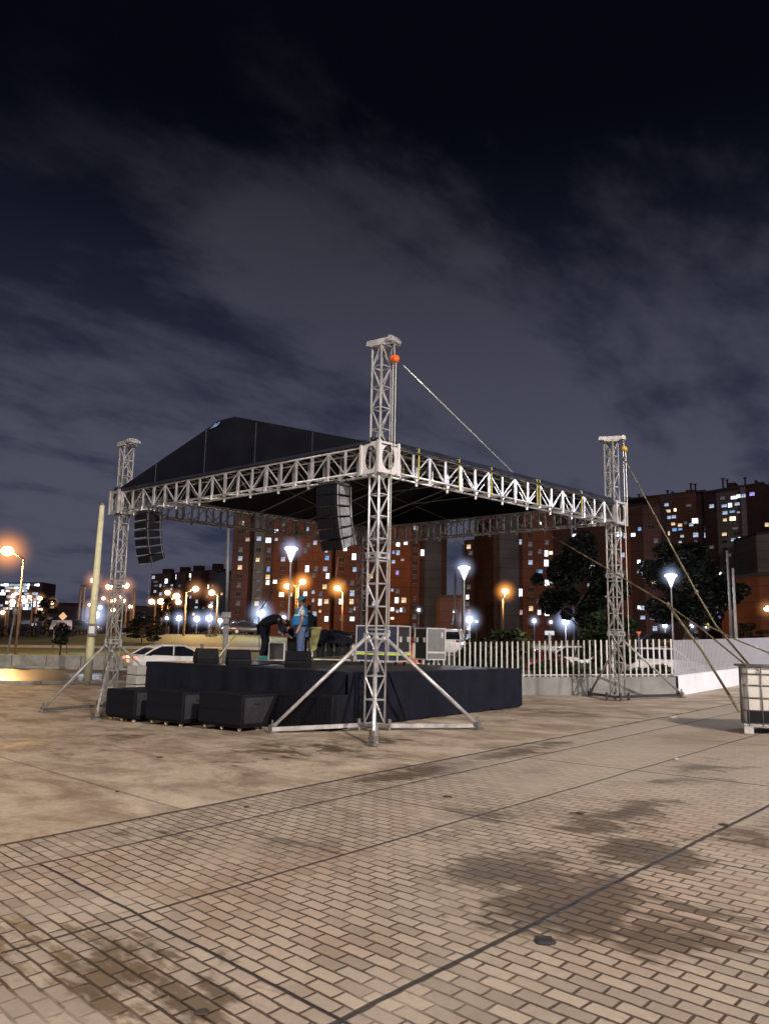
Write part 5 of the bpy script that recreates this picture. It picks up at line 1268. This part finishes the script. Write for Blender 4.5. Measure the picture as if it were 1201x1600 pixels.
litG = [(896, 836, 'W', 1, .8), (896, 843, 'w', .7, .7), (925, 887, 'W', 1.7, 1.9), (920, 914, 'w', .9, .8), (926, 917, 'w', 1, 1.5), (920, 929, 'w', 1, 1), (927, 932, 'w', 1, 1.6), (942, 932, 'W', 1.9, 1.4), (944, 917, 'd', 1, 1.4), (899, 912, 'd', .6, 1.2), (942, 815, 'w', .8, .8), (967, 835, 'W', 1.5, 1.4), (976, 837, 'w', .8, 1.6), (989, 836, 'W', 1.2, 1), (999, 827, 'b', .9, 1), (998, 878, 'W', .9, 1.1), (1003, 881, 'w', 1, 1.6), (998, 893, 'w', .9, 1), (1003, 895, 'w', .8, 1.5), (1015, 896, 'w', 1, 1.2), (1003, 950, 'w', 1.3, 1.2), (998, 949, 'W', .7, 1), (1004, 965, 'w', 1.3, 1), (1019, 966, 'w', 1.1, .9), (882, 836, 'w', .6, 1.1), (1024, 845, 'd')]
building('dark red block behind the right tower', 893, 1030, 205, 195, 808, 790, None, [(None, 917, BR_DARK, -.5), (917, 948, BR_DARK, .2), (948, 962, BR_GREY2, -.3), (962, 988, BR_BROWN, .2), (988, 1007, BR_DARK, .4), (1007, None, BR_PURP, 0)], litG, fh=2.3, seed=5, dens=.7)
litF2 = [(1043, 799, 'y', 1.7, 1), (1052, 797, 'Y', 1.7, 1.1), (1044, 809, 'w', 1.6, 1.1), (1052, 808, 'w', 1.4, 1.1), (1051, 819, 'y', 1.3, 1), (1085, 814, 'W', 2, 1.8), (1070, 817, 'd', 1, 1), (1053, 828, 'b', 1.5, 1.1), (1062, 827, 'b', 1.3, .8), (1043, 834, 'y', 1.2, 1.5), (1065, 838, 'w', 1.2, .9), (1086, 836, 'w', 1.7, 1.6), (1086, 846, 'd', 1, .9), (1062, 847, 'w', 1, .7), (1102, 836, 'w', 1.1, 1.8), (1102, 826, 'd', .8, 1.6), (993, 795, 'd', 2, .8), (1027, 808, 'w', 1.1, .5), (1085, 944, 'W', 1.4, 1), (1092, 943, 'd', 1.6, 1), (1088, 965, 'd', 2.5, 1), (1075, 790, 'd', 1.8, .8), (1066, 960, 'd')]
building('stepped dark brown block, second from the right edge', 975, 1102, 245, 236, 782, 768, None, [(None, 1018, BR_DARK, -1.5), (1018, 1036, BR_BROWN, 0), (1036, 1058, BR_PURP, .5), (1058, 1094, BR_BROWN, .2), (1094, None, BR_DARK, -.5)], litF2, fh=2.15, ww=1.3, wh=1.0, seed=6,
         roofbits=(('b', 978, 990, 778), ('p', 1003, 773), ('p', 1012, 774), ('p', 1049, 767), ('p', 1057, 769), ('b', 1078, 1096, 767), ('p', 1087, 756), ('p', 1094, 757)))
litF3 = [(1111, 791, 'w', 1.5, 1.3), (1145, 777, 'W', 2, 1.1), (1152, 775, 'W', 1.2, 1.2), (1161, 775, 'w', 1.4, 1.2), (1174, 772, 'v', 1.6, 1.2), (1130, 790, 'w', 1.8, 1), (1139, 789, 'W', 1.2, 1.5), (1150, 787, 'w', 1.6, 1.1), (1131, 801, 'w', 1.6, 1.2), (1142, 799, 'b', 1.7, .8), (1152, 800, 'p', .9, .6), (1131, 812, 'y', 1.2, 1), (1143, 810, 'Y', 1.9, 1.4), (1144, 843, 'w', 1.4, 1), (1156, 842, 'Y', 1.7, 1.4), (1165, 842, 'y', 1.7, 1.5), (1156, 854, 'p', 1.4, 1.2), (1165, 853, 'd'), (1170, 876, 'W', 1.1, .8), (1137, 867, 'd'), (1156, 881, 'd'), (1122, 898, 'W', 1.8, 1.7), (1157, 909, 'W', 2, 1.5), (1169, 909, 'w', 1.5, 1.2), (1124, 931, 'b', 1.2, 1.2), (1148, 932, 'W', 1.7, 1.3), (1158, 932, 'd', 1.6, .9), (1170, 932, 'd', 1.1, .9), (1158, 942, 'W', 1.7, 1.3), (1121, 943, 'd', 2, .8), (1119, 954, 'w', 1.6, 1.4), (1124, 965, 'v', 1, 1), (1150, 966, 'W', 2.6, 2.2), (1111, 855, 'd'), (1147, 825, 'd', 1.8, .8)]
building('tallest dark block with a concrete stair strip at the right', 1098, 1192, 236, 226, 771, 756, None, [(None, 1126, BR_DARK, 0), (1126, 1166, BR_CONC, -.6), (1166, 1174, BR_PALE, .3), (1174, None, BR_DARK, 0)], litF3, fh=2.2, ww=1.4, wh=1.0, seed=7, unit=3.4,
         roofbits=(('b', 1143, 1157, 756), ('p', 1136, 748), ('p', 1143, 750), ('p', 1172, 747), ('b', 1188, 1191, 752)))
building('pale concrete block partly cut off by the right edge', 1180, 1240, 215, 215, 836, 828, None, [(None, None, BR_CONC, 0)], [(1197, 820, 'y')], seed=8, dens=.3)
building('dark block with lit top floor at the extreme right edge', 1192, 1260, 238, 238, 760, 756, None, [(None, None, BR_DARK, 0)], [(1200, 772, 'w', 1.4, 1.3), (1199, 820, 'p', 1.3, 1.6)], seed=18, dens=.4)
building('low brown building with an orange-lit foot at the right edge', 1184, 1230, 120, 120, 900, 898, None, [(None, None, BR_ORNG, 0)], [], seed=9, dens=.1, name='low_building')
building('low purple-brown building closing the gap between the tall blocks', 688, 727, 170, 170, 934, 934, None, [(None, None, BR_PURP, 0)], [(710, 966, 'p', .9, 1.4), (708, 972, 'd')], seed=10, dens=.3, name='low_building')
rb = [(240, 902, 'w', 2, 2), (243, 909, 'd', 3, 1.2), (244, 915, 'd', 3, 1.2), (260, 908, 'W', 1.8, 3), (274, 901, 'W', 1.8, 3), (266, 914, 'w', 1.4, 1.2), (274, 920, 'w', 2, 1.6), (265, 920, 'w', 1.4, 1.4), (251, 915, 'w', 1.2, 2), (251, 928, 'w', 1.6, 2), (298, 899, 'Y', 3, 2.4), (299, 905, 'w', 3, 1.6), (327, 917, 'Y', 2, 2.6), (299, 933, 'w', 1, 1.8), (309, 940, 'w', 1.4, 2.2), (325, 932, 'd', 3, 2), (272, 954, 'w', 1.6, 2.2), (284, 945, 'd'), (318, 950, 'd'), (308, 949, 'w', 2, 1.2), (292, 928, 'd')]
building('far purple-brown apartment cluster with stair heads on its roof, left of the tall blocks', 237, 345, 430, 420, 899, 891, None, [(None, 262, BR_PURP, 0), (262, 274, BR_DARK, -2), (274, 286, BR_PURP, 1), (286, 297, BR_DARK, -1), (297, 312, BR_PURP, 1), (312, 326, BR_DARK, 0), (326, 338, BR_PURP, 1), (338, None, BR_GREY, .5)], rb, fh=3, ww=1.6, wh=1.5, seed=11, depth=25, unit=5,
         roofbits=(('b', 249, 262, 889, BR_DARK), ('b', 276, 288, 886, BR_DARK), ('b', 297, 310, 884, BR_DARK), ('b', 327, 340, 881, BR_DARK), ('b', 340, 346, 889, BR_DARK)))
building('grey rendered block between the far cluster and the tall brown block', 337, 360, 400, 395, 893, 895, None, [(None, None, BR_GREY, 0)], [], seed=12, dens=.05, depth=20)
rnd = random.Random(5)
la = [(rnd.uniform(2, 63), 914+rnd.randint(0, 8)*4.6, rnd.choice('wwwWWWyd'), rnd.uniform(2, 5), rnd.uniform(1.6, 2.6)) for _ in range(85)]
building('far block at the left edge crowded with lit windows', -20, 67, 600, 600, 912, 911, None, [(None, None, BR_PURP, 0)], la, fh=3, ww=2, wh=1.6, seed=13, depth=25, unit=8, dens=.2)
building('low far purple building behind the left tower', 203, 240, 420, 420, 948, 949, None, [(None, None, BR_PURP, 0)], [(212, 962, 'w'), (225, 958, 'd')], seed=14, dens=.3, name='low_building', rand_lit=.2)
building('low dark flat-roofed hall at the left behind the grass', 66, 124, 260, 250, 944, 945, None, [(None, None, BR_PURP, 0)], [(82, 950, 'y', 2, 1)], seed=15, dens=.1, name='low_building')
building('low dark terrace behind the yellowish pole', 118, 205, 240, 240, 960, 958, None, [(None, None, BR_PURP, 0)], [], seed=16, dens=.4, name='low_building', rand_lit=.3)
building('long low row of dim buildings at the far left', -40, 120, 200, 200, 962, 966, None, [(None, None, BR_GREY2, 0)], [(40, 972, 'd', 3, 1), (52, 976, 'w', 2, .8), (70, 968, 'd', 5, 1.4)], seed=17, dens=.3, name='low_building', rand_lit=.3)
# dark hedge strip along the far edge of the grass at left
hb = MB(); rnd = random.Random(8)
for i in range(34):
    x = -64+i*1.0; leaves(hb, (x, 79+rnd.uniform(-.5, .5), T(x, 79)+.5), (.9, .5, .6), 160, .12, rnd)
tag(hb.build('hedge', LEAFD), 'long dark hedge along the top of the grass bank at left', 'hedge')
# lit stretch of footpath on the mound
sheet('footpath', -60, 6, 66, 69, 40, 3, lambda x, y: T(x, y)+.03, CONCB)
# people-high banner-like lit wall behind fence where the floodlight spills
# ------------------------------------------------------------------ lamps that light the plaza, standing outside the frame
def mast(x, y, z, energy, col, label, rad=.35, tgt=None):
    t = thing('plaza_light_mast', label, 'light mast', (x, y, slope(x)), 'tall masts lighting the plaza')
    MB().tube((x, y, slope(x)), (x, y, z+.5), .13, 10, .08).build('pole', STEEL, t, True)
    MB().box((x, y, z+.6), (1.6, .2, .15)).build('crossarm', STEEL, t)
    for a in (-.55, .55): MB().box((x+a, y, z+.45), (.5, .35, .16)).build('lamp_housing', POLEG, t); MB().box((x+a, y, z+.36), (.42, .28, .02)).build('lamp_glass', LAMPW, t)
    light('POINT', 'lamp_light', (x, y, z), energy, col, rad, t)
WC = (1, .86, .74)
mast(16, -22, 22, 112000, WC, 'tall light mast behind and right of the viewer')
mast(-19, -20, 21, 33000, WC, 'tall light mast behind and left of the viewer')
mast(17.5, 19.5, 8.5, 4600, (.93, .92, 1), 'light mast beyond the right edge beside the white fence')
# ------------------------------------------------------------------ render settings
S.render.engine = 'CYCLES'
S.view_settings.view_transform = 'Standard'; S.view_settings.look = 'None'; S.view_settings.exposure = 0; S.view_settings.gamma = 1
S.cycles.max_bounces = 5; S.cycles.diffuse_bounces = 2; S.cycles.glossy_bounces = 3; S.cycles.use_denoising = True
S.cycles.volume_bounces = 0; S.cycles.volume_max_steps = 64
S.cycles.sample_clamp_indirect = 4
try: S.cycles.use_light_tree = True
except Exception: pass
